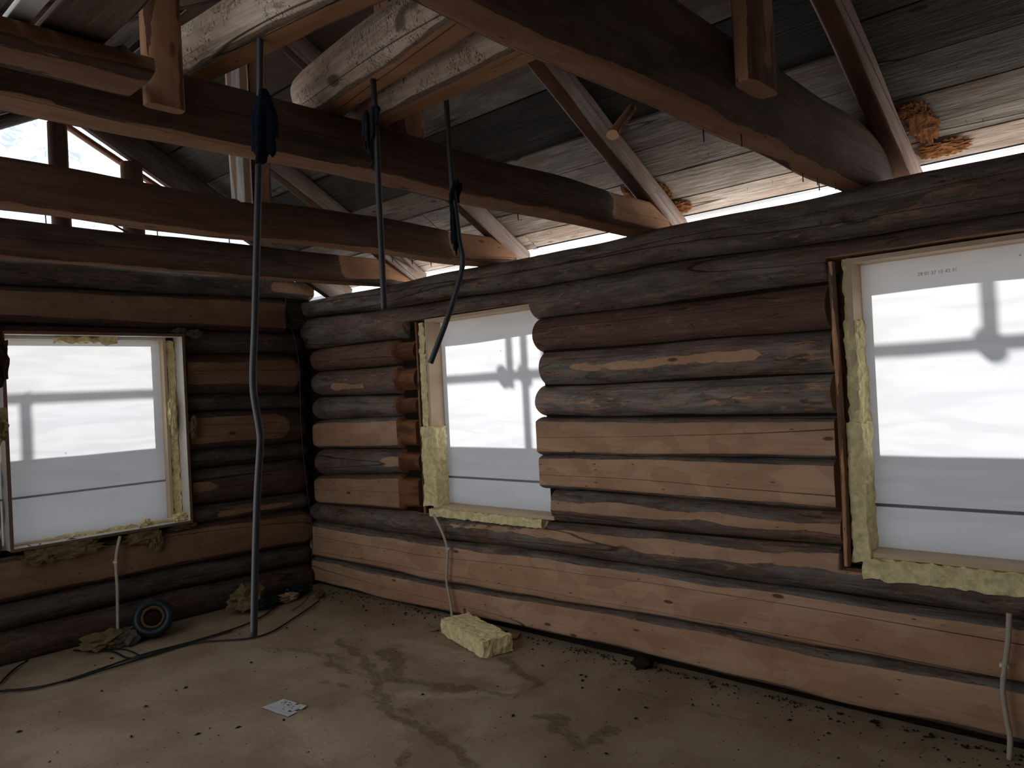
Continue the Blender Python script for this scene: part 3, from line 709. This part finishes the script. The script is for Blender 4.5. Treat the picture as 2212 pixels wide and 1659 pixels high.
# ------------------------------------------------------------------ joists, rafters, posts
def sq(rs, rt, ds, dt, *extra): return [(1, 0, ds), (-1, 0, ds), (0, 1, dt), (0, -1, dt)]
def joist(label, yc, zb, zt, rs, u_end, hb, x_left=-3.33, tone=1., red=.3, scoop=.0, wob=.006, seed=None, rt=None, nailx=()):
    root = empty('ceiling_joist', ((x_left)/2, yc, zb)); tag(root, label, 'beam', 'hewn ceiling joists')
    c = (zb+zt)/2; rt = rt or (zt-zb)/2*1.18
    st = []
    for u in (-u_end, -u_end+.05, .0, .32, .45, 1.5, -x_left):
        k = .86 if u == -u_end else 1.
        sd = (rs*.62 if u < .33 else rs*1.5) if scoop else rs*1.5
        st.append((u, -yc, c, rs*k, rt*k, [(0, -1, (c-zb)), (0, 1, zt-c), (.97, .24, sd)]))
    timber('beam', (FR['end'][0], FR['end'][1], FR['end'][2]), st, M['joist'], root, tone, red, wob, seg=32, seed=seed)
    for (x, dy) in nailx:
        tube('nail', [(x, yc+dy, zb+.02), (x+.002, yc+dy, zb-.035)], .0025, M['nail'], root, 6, 1)
    return root
joist('big hewn joist crossing top right, nearest of the joists', -4.405, 2.36, 2.64, .115, .30, .0, tone=1.05, red=.2, seed=2., rt=.155, nailx=((-.45, .04), (-.35, .02), (-.25, .05), (-.2, .0), (-1.25, .05), (-1.1, -.01)))
joist('squared joist from upper left to above the middle window, second from the viewer', -3.27, 2.36, 2.535, .125, .22, .0, tone=.95, scoop=1., seed=4.4, nailx=((-.9, .05),))
joist('joist with scarfed dark patch, third from the viewer', -2.10, 2.36, 2.54, .115, .26, .0, tone=1., red=.7, scoop=1., seed=6.1, wob=.009, nailx=((-2.5, .05), (-2.05, .05), (-1.7, .06), (-.7, .05), (-.55, .05), (-.4, .05)))
joist('slimmer joist just in front of the end wall, fourth from the viewer', -.985, 2.36, 2.555, .10, .28, .0, tone=1., scoop=1., seed=7.7, nailx=((-.9, .02),))
joist('joist close to the viewer above the door side, out of the main span', -5.6, 2.36, 2.56, .115, .2, .0, seed=9.1)

def rafter(label, yn, w_=.105, right=True, mat='rafter', tone=1., red=.2, hgt=.125, foot=.42, seed=None, top=XR, lift=0.):
    """near face at y=yn; top face under the boards"""
    sg = 1 if right else -1
    d = np.array((-sg*1., 0, SL)); d /= np.linalg.norm(d)
    n = np.array((sg*SL, 0, 1.)); n /= np.linalg.norm(n)
    xf = foot if right else 2*XR-foot
    L = (abs(xf-top))*math.sqrt(1+SL*SL)
    org = np.array((xf, yn+w_/2, zr(xf))) - n*(hgt/2+.004)
    Sv = np.array((0, -1., 0))
    o = timber('rafter', (d, Sv, n), [(u, 0, 0, w_/2*1.05, hgt/2*1.25, [(0, -1, hgt/2), (0, 1, hgt/2), (-1, 0, w_/2)]) for u in (0, L*.5, L-.0)], M[mat], None, tone, red, .004, 24, .1, seed, org)
    tag(o, label, 'rafter', 'roof rafters'); return o
names = ['nearest the viewer at top right', 'second from the viewer, foot above the middle window', 'third from the viewer', 'fourth from the viewer', 'against the gable membrane']
for i, (yn, w_, tone, red) in enumerate(((-4.60, .11, 1.0, .2), (-3.37, .12, 1.0, .3), (-2.17, .10, 1.0, .1), (-1.10, .12, .9, .2), (-.14, .10, .45, .2))):  # gable pair toned dark, its shade put into the colour
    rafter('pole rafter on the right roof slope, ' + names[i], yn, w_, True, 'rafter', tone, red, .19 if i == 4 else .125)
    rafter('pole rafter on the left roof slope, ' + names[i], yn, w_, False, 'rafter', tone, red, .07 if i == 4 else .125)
rafter('pole rafter on the right roof slope over the doorway', -5.7, .11); rafter('pole rafter on the left roof slope over the doorway', -5.7, .11, False)
box_ = box('gable_batten', -1.6, -.9, -.03, .0, 3.0, 3.02, M['planed'], None) if False else None
# narrow rough orange batten under the gable rafter
d = np.array((-1., 0, SL)); d /= np.linalg.norm(d); n = np.array((SL, 0, 1.)); n /= np.linalg.norm(n)
org = np.array((-.95, .04, zr(-.95))) - n*.19
o = timber('batten', (d, np.array((0, -1., 0)), n), [(0, 0, 0, .03, .02, [(0, 1, .012)]), (.85, 0, 0, .03, .02, [(0, 1, .012)])], M['joist'], None, 2.2, .9, .006, 12, .06, 1.2, org)
tag(o, 'thin splintery orange batten nailed below the gable rafter', 'batten')

def post(name, label, x0, x1, y0, y1, z0, z1, mat='joist', tone=1., red=.5, rnd=False, group=None, seed=None, cat='post', parent=None, wane=1.2):
    c = ((x0+x1)/2, (y0+y1)/2); rs = (x1-x0)/2; rt = (y1-y0)/2
    fr = (np.array((0, 0, 1.)), np.array((1., 0, 0)), np.array((0, 1., 0)))
    k = 1. if rnd else wane
    o = timber(name, fr, [(z, c[0], c[1], rs*k, rt*k, sq(0, 0, rs if not rnd else 9, rt if not rnd else 9)) for z in (z0, (z0+z1)/2, z1)], M[mat], parent, tone, red, .004, 24, .08, seed)
    if parent is None: tag(o, label, cat, group)
    return o
rp = empty('ridge_post', (-1.61, -2.1, 2.54)); tag(rp, 'split ridge post of one whitened and one brown half, standing on the third joist', 'post')
post('weathered_half', '', -1.715, -1.635, -2.2, -2.08, 2.50, 3.44, 'weathered', 1.3, 0, parent=rp, wane=1.08)['label'] = 'grey white weathered half with a crack'
post('brown_half', '', -1.628, -1.52, -2.17, -2.03, 2.50, 3.44, 'joist', 1., .8, parent=rp)
post('king_post', 'dark squared post standing on the second joist behind the peeled poles', -1.67, -1.50, -3.30, -3.18, 2.53, 3.42, 'joist', 1.2, .7)
post('gable_stud', 'round bark stud before the gable membrane, left of two', -1.885, -1.77, -.16, -.05, 2.55, 3.42, 'joist', .7, .8, rnd=True)
post('gable_stud', 'round stud with peeling bark before the gable membrane, right of two', -1.445, -1.305, -.17, -.04, 2.55, 3.24, 'joist', .9, .7, rnd=True)
post('hanger_plank', 'plank nailed upright to the second joist, left of the peeled poles', -2.655, -2.55, -3.465, -3.42, 2.375, 3.12, 'joist', 1.35, .9, cat='plank')
post('hanger_plank', 'short plank nailed upright to the nearest joist at the top edge', -1.40, -1.205, -4.60, -4.53, 2.42, 3.28, 'joist', 1.35, .8, cat='plank')
# timber and boards lying over the joists at upper left
o = timber('loose_timber', FR['end'], [(u, 3.505, 2.4155, .115, .036, [(1, 0, .105), (-1, 0, .105), (0, 1, .031), (0, -1, .031)]) for u in (2.70, 3.34)], M['joist'], None, .8, .5, .002, 28, .08, 5.)
tag(o, 'sawn brown timber fixed along the near side of the second joist at upper left', 'timber')
for nm, x0, x1, y0, y1, z, mt, lb in (('loose_board', -2.945, -2.805, -4.4, -3.42, 2.448, 'joist', 'wide brown planed board laid across the timber at upper left'),
        ('lit_strip_lath', -3.01, -2.965, -4.4, -3.42, 2.448, 'painted', 'narrow board coloured white for a sky-lit strip at upper left'),  # white colour stands in for a strongly lit strip
        ('loose_plank', -3.22, -3.03, -4.4, -3.42, 2.448, 'board', 'grey knotty plank in the upper left picture corner')):
    o = box(nm, x0, x1, y0, y1, z, z+.02, M[mt], None, axis=1, bev=.002, tone=1.5); tag(o, lb, 'board')
# peeled round poles
def pole(label, x_a, ya, x_b, yb, r, zb, seed, tone=1., w_=.06):
    a = np.array((x_a, ya, 0)); b_ = np.array((x_b, yb, 0)); d = (b_-a); L = np.linalg.norm(d); d /= L
    s = np.cross(np.array((0, 0, 1.)), d)
    zc = math.sqrt(r*r-w_*w_)
    o = timber('peeled_pole', (d, s, np.array((0, 0, 1.))), [(u, 0, zb+zc, r*k, r*k, [(0, -1, zc), (9, 9, 99)]) for u, k in ((0, .97), (.04, 1.), (L*.5, 1.0), (L, 1.03))], M['peeled'], None, tone, .2, .005, 36, .03, seed, a, caph=-.02)
    tag(o, label, 'pole', 'peeled poles across the joists'); return o
pole('peeled round pole with dark bark patch, leftmost of the three poles', -2.435, -3.17, -2.29, -4.50, .085, 2.555, 31., 1.25, .036)
pole('thick pale wood-wormed peeled pole, middle one of the three', -1.93, -3.17, -2.085, -4.50, .098, 2.555, 33., 1.4, .040)
pole('peeled round pole passing behind the nearest joist, rightmost of three', -1.76, -3.17, -1.775, -4.50, .082, 2.555, 35., 1.15, .042)
# wooden peg
o = timber('peg', (np.array((.72, -.0, .69)), np.array((0, -1., 0)), np.array((-.69, 0, .72))), [(0, 0, 0, .022, .016, [(1, 0, .018)]), (.15, 0, 0, .014, .012, [(1, 0, .012)])], M['joist'], None, 2.2, .6, .001, 12, .05, 3., (-1.735, -4.33, 2.252))
tag(o, 'short orange wooden peg sticking out below the nearest joist', 'peg')
# thin wire in the gable gap, corner wire
o = tube('wire', [(-1.72, -.62, 2.69), (-1.60, -.6, 2.64), (-1.45, -.6, 2.585)], .006, M['cable'], None, 6); tag(o, 'thin dark stick in the gap above the fourth joist', 'stick')
o = tube('thin_wire', [(-.20, -.06, 2.37), (-.205, -.05, 2.28), (-.20, -.02, 2.20), (-.13, -.03, 2.10), (-.10, -.05, 1.8), (-.11, -.05, 1.3), (-.08, -.05, .8), (-.06, -.06, .5), (-.1, -.1, .25), (-.3, -.35, .04), (-.55, -.52, .012)], .0035, M['pipe'], None, 6)
tag(o, 'thin grey wire running down the dark corner to the floor', 'wire')

# ------------------------------------------------------------------ hanging pipes and rags
def PIPE(label, pts, r=.010):
    o = tube('conduit_pipe', pts, r, M['pipe'], None, 12, 8); tag(o, label, 'pipe', 'dark pipes hanging from the peeled poles'); return o
PIPE('long dark grey pipe hanging lowest, from the leftmost peeled pole', [(-2.413, -3.631, 2.59), (-2.424, -3.619, 2.282), (-2.433, -3.609, 2.089), (-2.449, -3.591, 1.767), (-2.458, -3.582, 1.599), (-2.45, -3.59, 1.476), (-2.45, -3.591, 1.431), (-2.459, -3.58, 1.303), (-2.469, -3.57, 1.124), (-2.479, -3.558, 0.9)])
PIPE('straight dark pipe hanging from the middle peeled pole', [(-2.015, -3.618, 2.59), (-2.013, -3.62, 2.427), (-2.014, -3.619, 2.22), (-2.014, -3.618, 2.042), (-2.015, -3.618, 1.821)])
PIPE('dark pipe bent sideways at its end before the middle window', [(-1.658, -3.577, 2.59), (-1.655, -3.581, 2.32), (-1.649, -3.587, 2.203), (-1.644, -3.593, 2.087), (-1.638, -3.599, 2.029), (-1.642, -3.595, 1.98), (-1.658, -3.578, 1.906), (-1.687, -3.545, 1.793), (-1.728, -3.501, 1.656)])

def rag(name, label, c, rx, ry, ztop, zbot, mat, seed, knot=True):
    V = []; F = []; nu, nv = 40, 18
    for j in range(nv+1):
        t = j/nv; k = (.35+.65*min(1, t*2.2)) if knot else (.8+.2*t)
        for i in range(nu):
            a = 2*math.pi*i/nu
            f = 1+.30*math.sin(a*5+seed+t*1.5)*min(1, t*2)+.22*fbm((math.cos(a), math.sin(a), t*3), seed, 1.5)
            hem = .05*math.sin(a+seed)+.02*fbm((math.cos(a)*2, math.sin(a)*2, 1), seed, 2.)
            z = ztop+(zbot-ztop)*t+hem*t
            V.append((c[0]+rx*k*f*math.cos(a), c[1]+ry*k*f*math.sin(a), z))
    for j in range(nv):
        for i in range(nu): F.append((j*nu+i, j*nu+(i+1) % nu, (j+1)*nu+(i+1) % nu, (j+1)*nu+i))
    F.append(tuple(range(nu)))
    o = mesh(name, V, F, M[mat], None, True); md = o.modifiers.new('thick', 'SOLIDIFY'); md.thickness = .003
    tag(o, label, 'rag'); return o
rag('rag', 'dark navy cloth draped around the long pipe at upper left', (-2.412, -3.630), .030, .026, 2.42, 2.255, 'rag', 1.)
rag('rag', 'grey knotted cloth tied to the straight pipe', (-2.016, -3.617), .014, .014, 2.475, 2.41, 'rag2', 2.)
rag('rag', 'limp tail of grey cloth hanging beside the straight pipe', (-2.034, -3.600), .011, .008, 2.46, 2.325, 'rag2', 5.)
rag('rag', 'blue black cloth knotted around the bent pipe', (-1.647, -3.589), .019, .016, 2.295, 2.24, 'rag', 3.)
rag('rag', 'narrow blue black cloth tail hanging along the bent pipe', (-1.653, -3.583), .011, .009, 2.25, 2.09, 'rag', 7.)

# ------------------------------------------------------------------ insulation around the windows
def wool(label, name, lo, hi, mat='wool', amp=.010, group=None, cell=.018, warp=None, seed=None, cat='insulation'):
    o = batt(name, lo, hi, M[mat], None, amp, cell, seed, warp=warp); tag(o, label, cat, group); return o
wool('thin torn strip of yellow insulation at top of middle window jamb', 'insulation_strip', (.03, -1.455, 1.83), (.15, -1.40, 2.05), amp=.016)
wool('yellow insulation strip filling middle of the middle window jamb', 'insulation_strip', (.02, -1.480, 1.28), (.15, -1.415, 1.83), amp=.009)
wool('thick folded yellow insulation piece at foot of the middle window jamb', 'insulation_strip', (-.012, -1.565, .76), (.10, -1.425, 1.31), amp=.012)
wool('yellow insulation strip along the sill of the middle window', 'insulation_strip', (-.005, -2.50, .69), (.10, -1.46, .742), amp=.009)
wool('yellow insulation strip at top of the right window jamb', 'insulation_strip', (.035, -4.368, 1.75), (.15, -4.335, 2.06), amp=.010)
wool('split yellow insulation batt in middle of the right window jamb', 'insulation_strip', (.02, -4.385, 1.30), (.15, -4.335, 1.78), amp=.012)
wool('yellow insulation batt at foot of the right window jamb', 'insulation_strip', (.005, -4.395, .70), (.14, -4.325, 1.32), amp=.010)
wool('thick yellow insulation batt along the sill of the right window', 'insulation_strip', (-.012, -5.44, .635), (.12, -4.37, .720), amp=.012)
wool('crumpled yellow insulation packed down the right jamb of the left window', 'insulation_strip', (-1.122, .070, .73), (-1.060, .10, 2.03), amp=.014)
wool('torn yellow flaps hanging below the head of the left window', 'insulation_strip', (-1.86, .03, 2.005), (-1.47, .06, 2.045), amp=.022)
wool('ragged yellow insulation along the sill of the left window', 'insulation_strip', (-1.96, .052, .715), (-1.06, .09, .733), amp=.014)
for (c, r, m_, lb) in (((-1.11, -.0, .745), (.055, .03, .03), 'wool', 'yellow insulation wad in the lower right corner of the left window'),
                       ((-1.115, .03, 1.50), (.028, .02, .12), 'wool', 'yellow insulation flap halfway up the left window jamb'),
                       ((-1.34, .03, .745), (.03, .02, .02), 'wool', 'small yellow wad on the sill of the left window'),
                       ((-1.80, -.03, .655), (.15, .03, .055), 'wool_dark', 'dirty wool bulging under the left window, left part'),
                       ((-2.02, -.03, .655), (.09, .03, .05), 'wool_dark', 'small dirty wool tuft under the left window corner'),
                       ((-1.40, -.03, .655), (.10, .025, .05), 'wool_dark', 'dirty wool bulging under the left window, right part'),
                       ((-1.30, -.035, .62), (.04, .02, .07), 'wool_dark', 'dirty wool tongue hanging under the left window'),
                       ((-1.10, -.03, .675), (.08, .02, .02), 'wool_grey', 'grey oakum tuft under the right corner of the left window'),
                       ((-.95, -.04, 2.075), (.07, .025, .028), 'wool_grey', 'grey oakum tuft above the right corner of the left window'),
                       ((-1.06, -.03, 2.09), (.05, .02, .02), 'wool_grey', 'small grey oakum tuft above the left window head'),
                       ((-1.005, -.03, 1.36), (.028, .022, .06), 'wool_dark', 'brown wool tuft beside the right edge of the left window'),
                       ((-.985, -.03, 1.43), (.02, .02, .04), 'wool_dark', 'brown wool tuft, upper one beside the left window'),
                       ((-3.339, -4.72, 1.602), (.008, .012, .026), 'tan', 'dark brown wool tuft at the left picture edge, upper'),
                       ((-3.341, -4.72, 1.540), (.008, .010, .017), 'wool', 'yellow wool tuft at the left picture edge, lower')):
    o = clump('wool_tuft', c, r, M[m_], None, None, .55 if c[0] > -3 else .3, 3 if c[0] > -3 else 4, 3.0); tag(o, lb, 'insulation')
# trims beside the right window
t_ = timber('trim_1', (np.array((0, 0, 1.)), np.array((-1., 0, 0)), np.array((0, 1., 0))), [(z, .01, -4.308, .022, .014, [(1, 0, .018)]) for z in (.68, 1.4, 2.05)], M['joist'], None, 2.0, .5, .003, 14, .06, 3.)
tag(t_, 'narrow split wooden lath between log ends and right window', 'trim', kind='structure')
t_ = timber('trim_2', (np.array((0, 0, 1.)), np.array((-1., 0, 0)), np.array((0, 1., 0))), [(z, -.03, -1.39, .018, .014, [(1, 0, .016)]) for z in (.70, 1.4, 2.06)], M['joist'], None, 1.0, .6, .003, 12, .08, 4.)
tag(t_, 'dark lath beside the middle window jamb', 'trim', kind='structure')

# ------------------------------------------------------------------ conduits on the wall
def conduit(label, pts, clips, r=.009):
    root = empty('wall_conduit', pts[0]); tag(root, label, 'conduit', 'cream conduits rising from the floor')
    tube('tube', pts, r, M['conduit'], root, 10, 8)
    for c in clips:
        V = np.array(c); box('clip', V[0]-.014, V[0]+.006, V[1]-.016, V[1]+.016, V[2]-.008, V[2]+.008, M['clip'], root, bev=.002)
    return root
conduit('cream conduit under the middle window bending down to the floor', [(-.06, -1.57, .715), (-.055, -1.62, .64), (-.05, -1.66, .56), (-.045, -1.68, .48), (-.045, -1.665, .36), (-.045, -1.655, .26), (-.05, -1.69, .12), (-.07, -1.72, .0)], [(-.035, -1.68, .49)], .0095)
conduit('cream conduit at the right picture edge standing before the logs', [(-.05, -4.925, .575), (-.05, -4.918, .48), (-.05, -4.905, .39), (-.05, -4.890, .28), (-.05, -4.895, .18), (-.05, -4.905, .09), (-.055, -4.90, .0)], [(-.04, -4.898, .365)], .0105)
conduit('cream conduit below the left window disappearing behind the scraps', [(-1.55, -.07, .69), (-1.57, -.06, .60), (-1.582, -.06, .50), (-1.58, -.06, .35), (-1.585, -.06, .18), (-1.60, -.09, .04)], [(-1.582, -.06, .52)], .010)

# ------------------------------------------------------------------ things on the floor
def blockwarp(ang, cx, cy):
    ca, sa = math.cos(ang), math.sin(ang)
    return lambda p: (cx+ca*p[0]-sa*p[1], cy+sa*p[0]+ca*p[1], p[2])
o = batt('insulation_block', (-.285, -.10, .002), (.285, .10, .100), M['wool'], None, .011, .018, 4., warp=blockwarp(math.radians(-107.), -.263, -2.137))
tag(o, 'yellow mineral wool block lying on the floor below the middle window', 'insulation')
o = box('stake', -.105, -.080, -1.87, -1.845, .0, .125, M['chip'], None, axis=2, bev=.002); tag(o, 'small upright wooden stake behind the yellow block', 'stake')
o = batt('offcut', (-.05, -.035, .0), (.05, .035, .012), M['chip'], None, .004, .02, 5., warp=blockwarp(.6, -.055, -2.26)); tag(o, 'small flat brown offcut on the floor right of the yellow block', 'offcut')
o = batt('offcut', (-.03, -.012, .0), (.03, .012, .012), M['chip'], None, .003, .01, 6., warp=blockwarp(-.4, -.25, -1.74)); tag(o, 'small wood chip on the floor left of the conduit foot', 'offcut')
o = clump('bark_lump', (-.03, -3.19, .022), (.045, .06, .028), M['crumb'], None, 2., .4, 2); tag(o, 'dark lump of bark on the floor against the right wall', 'bark')
# paper
pr_ = empty('paper_sheet', (-1.52, -2.04, 0)); tag(pr_, 'torn white printed paper lying on the floor', 'paper')
pc = [(-1.591, -1.936), (-1.571, -2.15), (-1.446, -2.12), (-1.467, -1.934)]
V = []; F = []; n = 10
for j in range(n+1):
    for i in range(n+1):
        a, b_ = i/n, j/n
        p = (np.array(pc[0])*(1-a)+np.array(pc[1])*a)*(1-b_)+(np.array(pc[3])*(1-a)+np.array(pc[2])*a)*b_
        V.append((p[0], p[1], .004+.012*max(0, b_-.7)**1.2+.004*max(0, a-.75)*b_+.0008*math.sin(a*9+b_*5)))
for j in range(n):
    for i in range(n):
        if (i == 6 and j == n-1) or (i == n-1 and j in (5, 6)): continue
        k = j*(n+1)+i; F.append((k, k+1, k+n+2, k+n+1))
mesh('sheet', V, F, M['paper'], pr_, True)
def onpaper(a, b_, h=.0012):
    p = (np.array(pc[0])*(1-a)+np.array(pc[1])*a)*(1-b_)+(np.array(pc[3])*(1-a)+np.array(pc[2])*a)*b_
    return (p[0], p[1], .004+.012*max(0, b_-.7)**1.2+.004*max(0, a-.75)*b_+.0008*math.sin(a*9+b_*5)+h)
V = []; F = []
def blot(ca, cb, ra, rb, m=10, jag=.25):
    b0 = len(V)
    for q in range(m):
        t = 2*math.pi*q/m; k = 1+rng.uniform(-jag, jag); V.append(onpaper(ca+ra*k*math.cos(t), cb+rb*k*math.sin(t)))
    F.append(tuple(range(b0, b0+m)))
for ca, cb, ra, rb in ((.16, .74, .022, .03), (.17, .88, .022, .04), (.26, .80, .012, .1), (.36, .62, .02, .03), (.55, .36, .03, .035), (.62, .30, .018, .02), (.50, .50, .03, .03),
                       (.46, .70, .05, .05), (.56, .62, .03, .02), (.52, .80, .03, .03), (.80, .36, .05, .06), (.78, .52, .012, .025), (.70, .60, .02, .03), (.66, .72, .03, .03), (.62, .88, .018, .03), (.40, .86, .03, .05)):
    blot(ca, cb, ra, rb)
mesh('printed_marks', V, F, M['ink'], pr_)
def strip(a0, b0_, a1, b1_, wd):
    k = len(V2); d_ = np.array((a1-a0, b1_-b0_)); d_ /= np.linalg.norm(d_); q_ = np.array((-d_[1], d_[0]))*wd
    for t, s_ in ((0, -1), (1, -1), (1, 1), (0, 1)): V2.append(onpaper(a0+(a1-a0)*t+q_[0]*s_, b0_+(b1_-b0_)*t+q_[1]*s_))
    F2.append((k, k+1, k+2, k+3))
V2 = []; F2 = []
strip(.03, .18, .97, .18, .004); strip(.3, .18, .3, .55, .004); strip(.2, .6, .2, .95, .004); strip(.88, .30, .88, .62, .006); strip(.84, .66, .84, .92, .006); strip(.30, .70, .30, .95, .006)
mesh('printed_lines', V2, F2, M['ink'], pr_)
# teal roll
tr_ = empty('tape_roll', (-1.47, -.25, .1)); tag(tr_, 'large dark teal roll with tan cardboard core leaning below the left window', 'roll')
def ring(name, r0, r1, h, mat, parent, c, nrm, seg=32):
    nrm = np.array(nrm, float); nrm /= np.linalg.norm(nrm); a = np.cross(nrm, (0, 0, 1.)); a /= np.linalg.norm(a); b_ = np.cross(nrm, a)
    V = []; F = []
    for i in range(seg):
        t = 2*math.pi*i/seg; e = a*math.cos(t)+b_*math.sin(t)
        for r_, s in ((r0, -h/2), (r1, -h/2), (r1, h/2), (r0, h/2)):
            V.append(np.array(c)+e*(r_*(1+.03*fbm(e*2, 3, 1.)))+nrm*s)
    for i in range(seg):
        for k in range(4): F.append((i*4+k, i*4+(k+1) % 4, ((i+1) % seg)*4+(k+1) % 4, ((i+1) % seg)*4+k))
    return mesh(name, V, F, mat, parent, True)
ring('outer_wrap', .072, .125, .13, M['teal'], tr_, (-1.42, -.22, .125), (-.35, -.85, .38))
ring('core', .058, .073, .14, M['tan'], tr_, (-1.42, -.22, .125), (-.35, -.85, .38))
for (c, r, m_, lb, ct) in (((-1.68, -.17, .05), (.17, .09, .055), 'wool_dark', 'heap of dirty wool scraps below the left window', 'insulation'),
                       ((-1.60, -.22, .04), (.10, .07, .06), 'wool_grey', 'grey brown scrap pile beside the teal roll', 'debris'),
                       ((-.72, -.20, .09), (.13, .09, .09), 'wool_dark', 'dim yellow bundle of insulation near the corner', 'insulation'),
                       ((-.62, -.24, .05), (.10, .08, .05), 'teal', 'crumpled teal plastic bag near the corner', 'bag'),
                       ((-.42, -.22, .03), (.10, .06, .03), 'chip', 'pile of wood shavings near the corner', 'debris'),
                       ((-.20, -.36, .03), (.035, .03, .03), 'tan', 'small orange brown scrap in the corner', 'debris'),
                       ((-.26, -.16, .05), (.10, .06, .04), 'teal', 'small dark teal bundle in the far corner', 'bag')):
    o = clump('scrap_pile', c, r, M[m_], None, None, .45, 3, 2.8); tag(o, lb, ct)
def cab(label, pts, r=.006):
    o = tube('floor_cable', pts, r, M['cable'], None, 8, 8); tag(o, label, 'cable', 'black cables along the floor')
cab('black cable sweeping from left edge toward the far corner', [(-2.374, -0.496, 0.01), (-2.138, -0.636, 0.01), (-1.651, -0.561, 0.01), (-1.276, -0.578, 0.01), (-0.905, -0.526, 0.01), (-0.529, -0.283, 0.01), (0.06, 0.341, 0.01)])
cab('black cable running nearest the viewer below the pipe end', [(-2.354, -0.502, 0.01), (-2.183, -0.63, 0.01), (-1.651, -0.632, 0.01), (-1.326, -0.618, 0.01), (-1.007, -0.866, 0.01), (-0.615, -0.679, 0.01), (-0.276, -0.454, 0.01)])
cab('black cable curving out of the scrap pile', [(-1.863, -0.072, 0.01), (-1.723, -0.308, 0.01), (-1.686, -0.58, 0.01), (-1.375, -0.592, 0.01), (-1.051, -0.577, 0.01)])
cab('black cable end curling up at the left picture edge', [(-2.339, -0.35, 0.01), (-2.218, -0.149, 0.01), (-2.113, -0.029, 0.01)])
cab('short black cable bend beside the scrap pile', [(-1.844, -0.099, 0.01), (-1.669, -0.313, 0.01), (-1.644, -0.542, 0.01)], .005)
# crumbs
V = []; F = []
for k in range(420):
    x = rng.uniform(-3.0, -.05); y = rng.uniform(-5.2, -.3)
    if k < 220: x = -.03-abs(rng.gauss(0, .16)); y = rng.uniform(-5.2, -.3)
    s = rng.choice((.003, .004, .005, .008)); a = rng.uniform(0, 3.14); b0 = len(V)
    e1 = (math.cos(a)*s*rng.uniform(1, 2.6), math.sin(a)*s*1.5); e2 = (-math.sin(a)*s, math.cos(a)*s)
    V += [(x-e1[0], y-e1[1], .001), (x+e2[0], y+e2[1], .001), (x+e1[0], y+e1[1], .001), (x-e2[0], y-e2[1], .001), (x, y, .001+s)]
    F += [(b0, b0+1, b0+4), (b0+1, b0+2, b0+4), (b0+2, b0+3, b0+4), (b0+3, b0, b0+4), (b0, b0+3, b0+2, b0+1)]
o = mesh('crumbs', V, F, M['crumb']); tag(o, 'dark bark crumbs and dirt strewn over the floor', 'debris', kind='stuff')
# sill debris along the wall foot
V = []; F = []
for k in range(300):
    y = rng.uniform(-5.1, -.2); x = .01-abs(rng.gauss(0, .03)); s = rng.uniform(.003, .008); b0 = len(V)
    for dx, dy, dz in ((-1, 0, 0), (0, -1, 0), (1, 0, 0), (0, 1, 0), (0, 0, 1)): V.append((x+dx*s*rng.uniform(.6, 1.4), y+dy*s*rng.uniform(.6, 2), .0+dz*s*1.2))
    F += [(b0, b0+1, b0+4), (b0+1, b0+2, b0+4), (b0+2, b0+3, b0+4), (b0+3, b0, b0+4)]
o = mesh('bark_litter', V, F, M['crumb']); tag(o, 'dark moss and bark litter along the foot of the right wall', 'debris', kind='stuff')
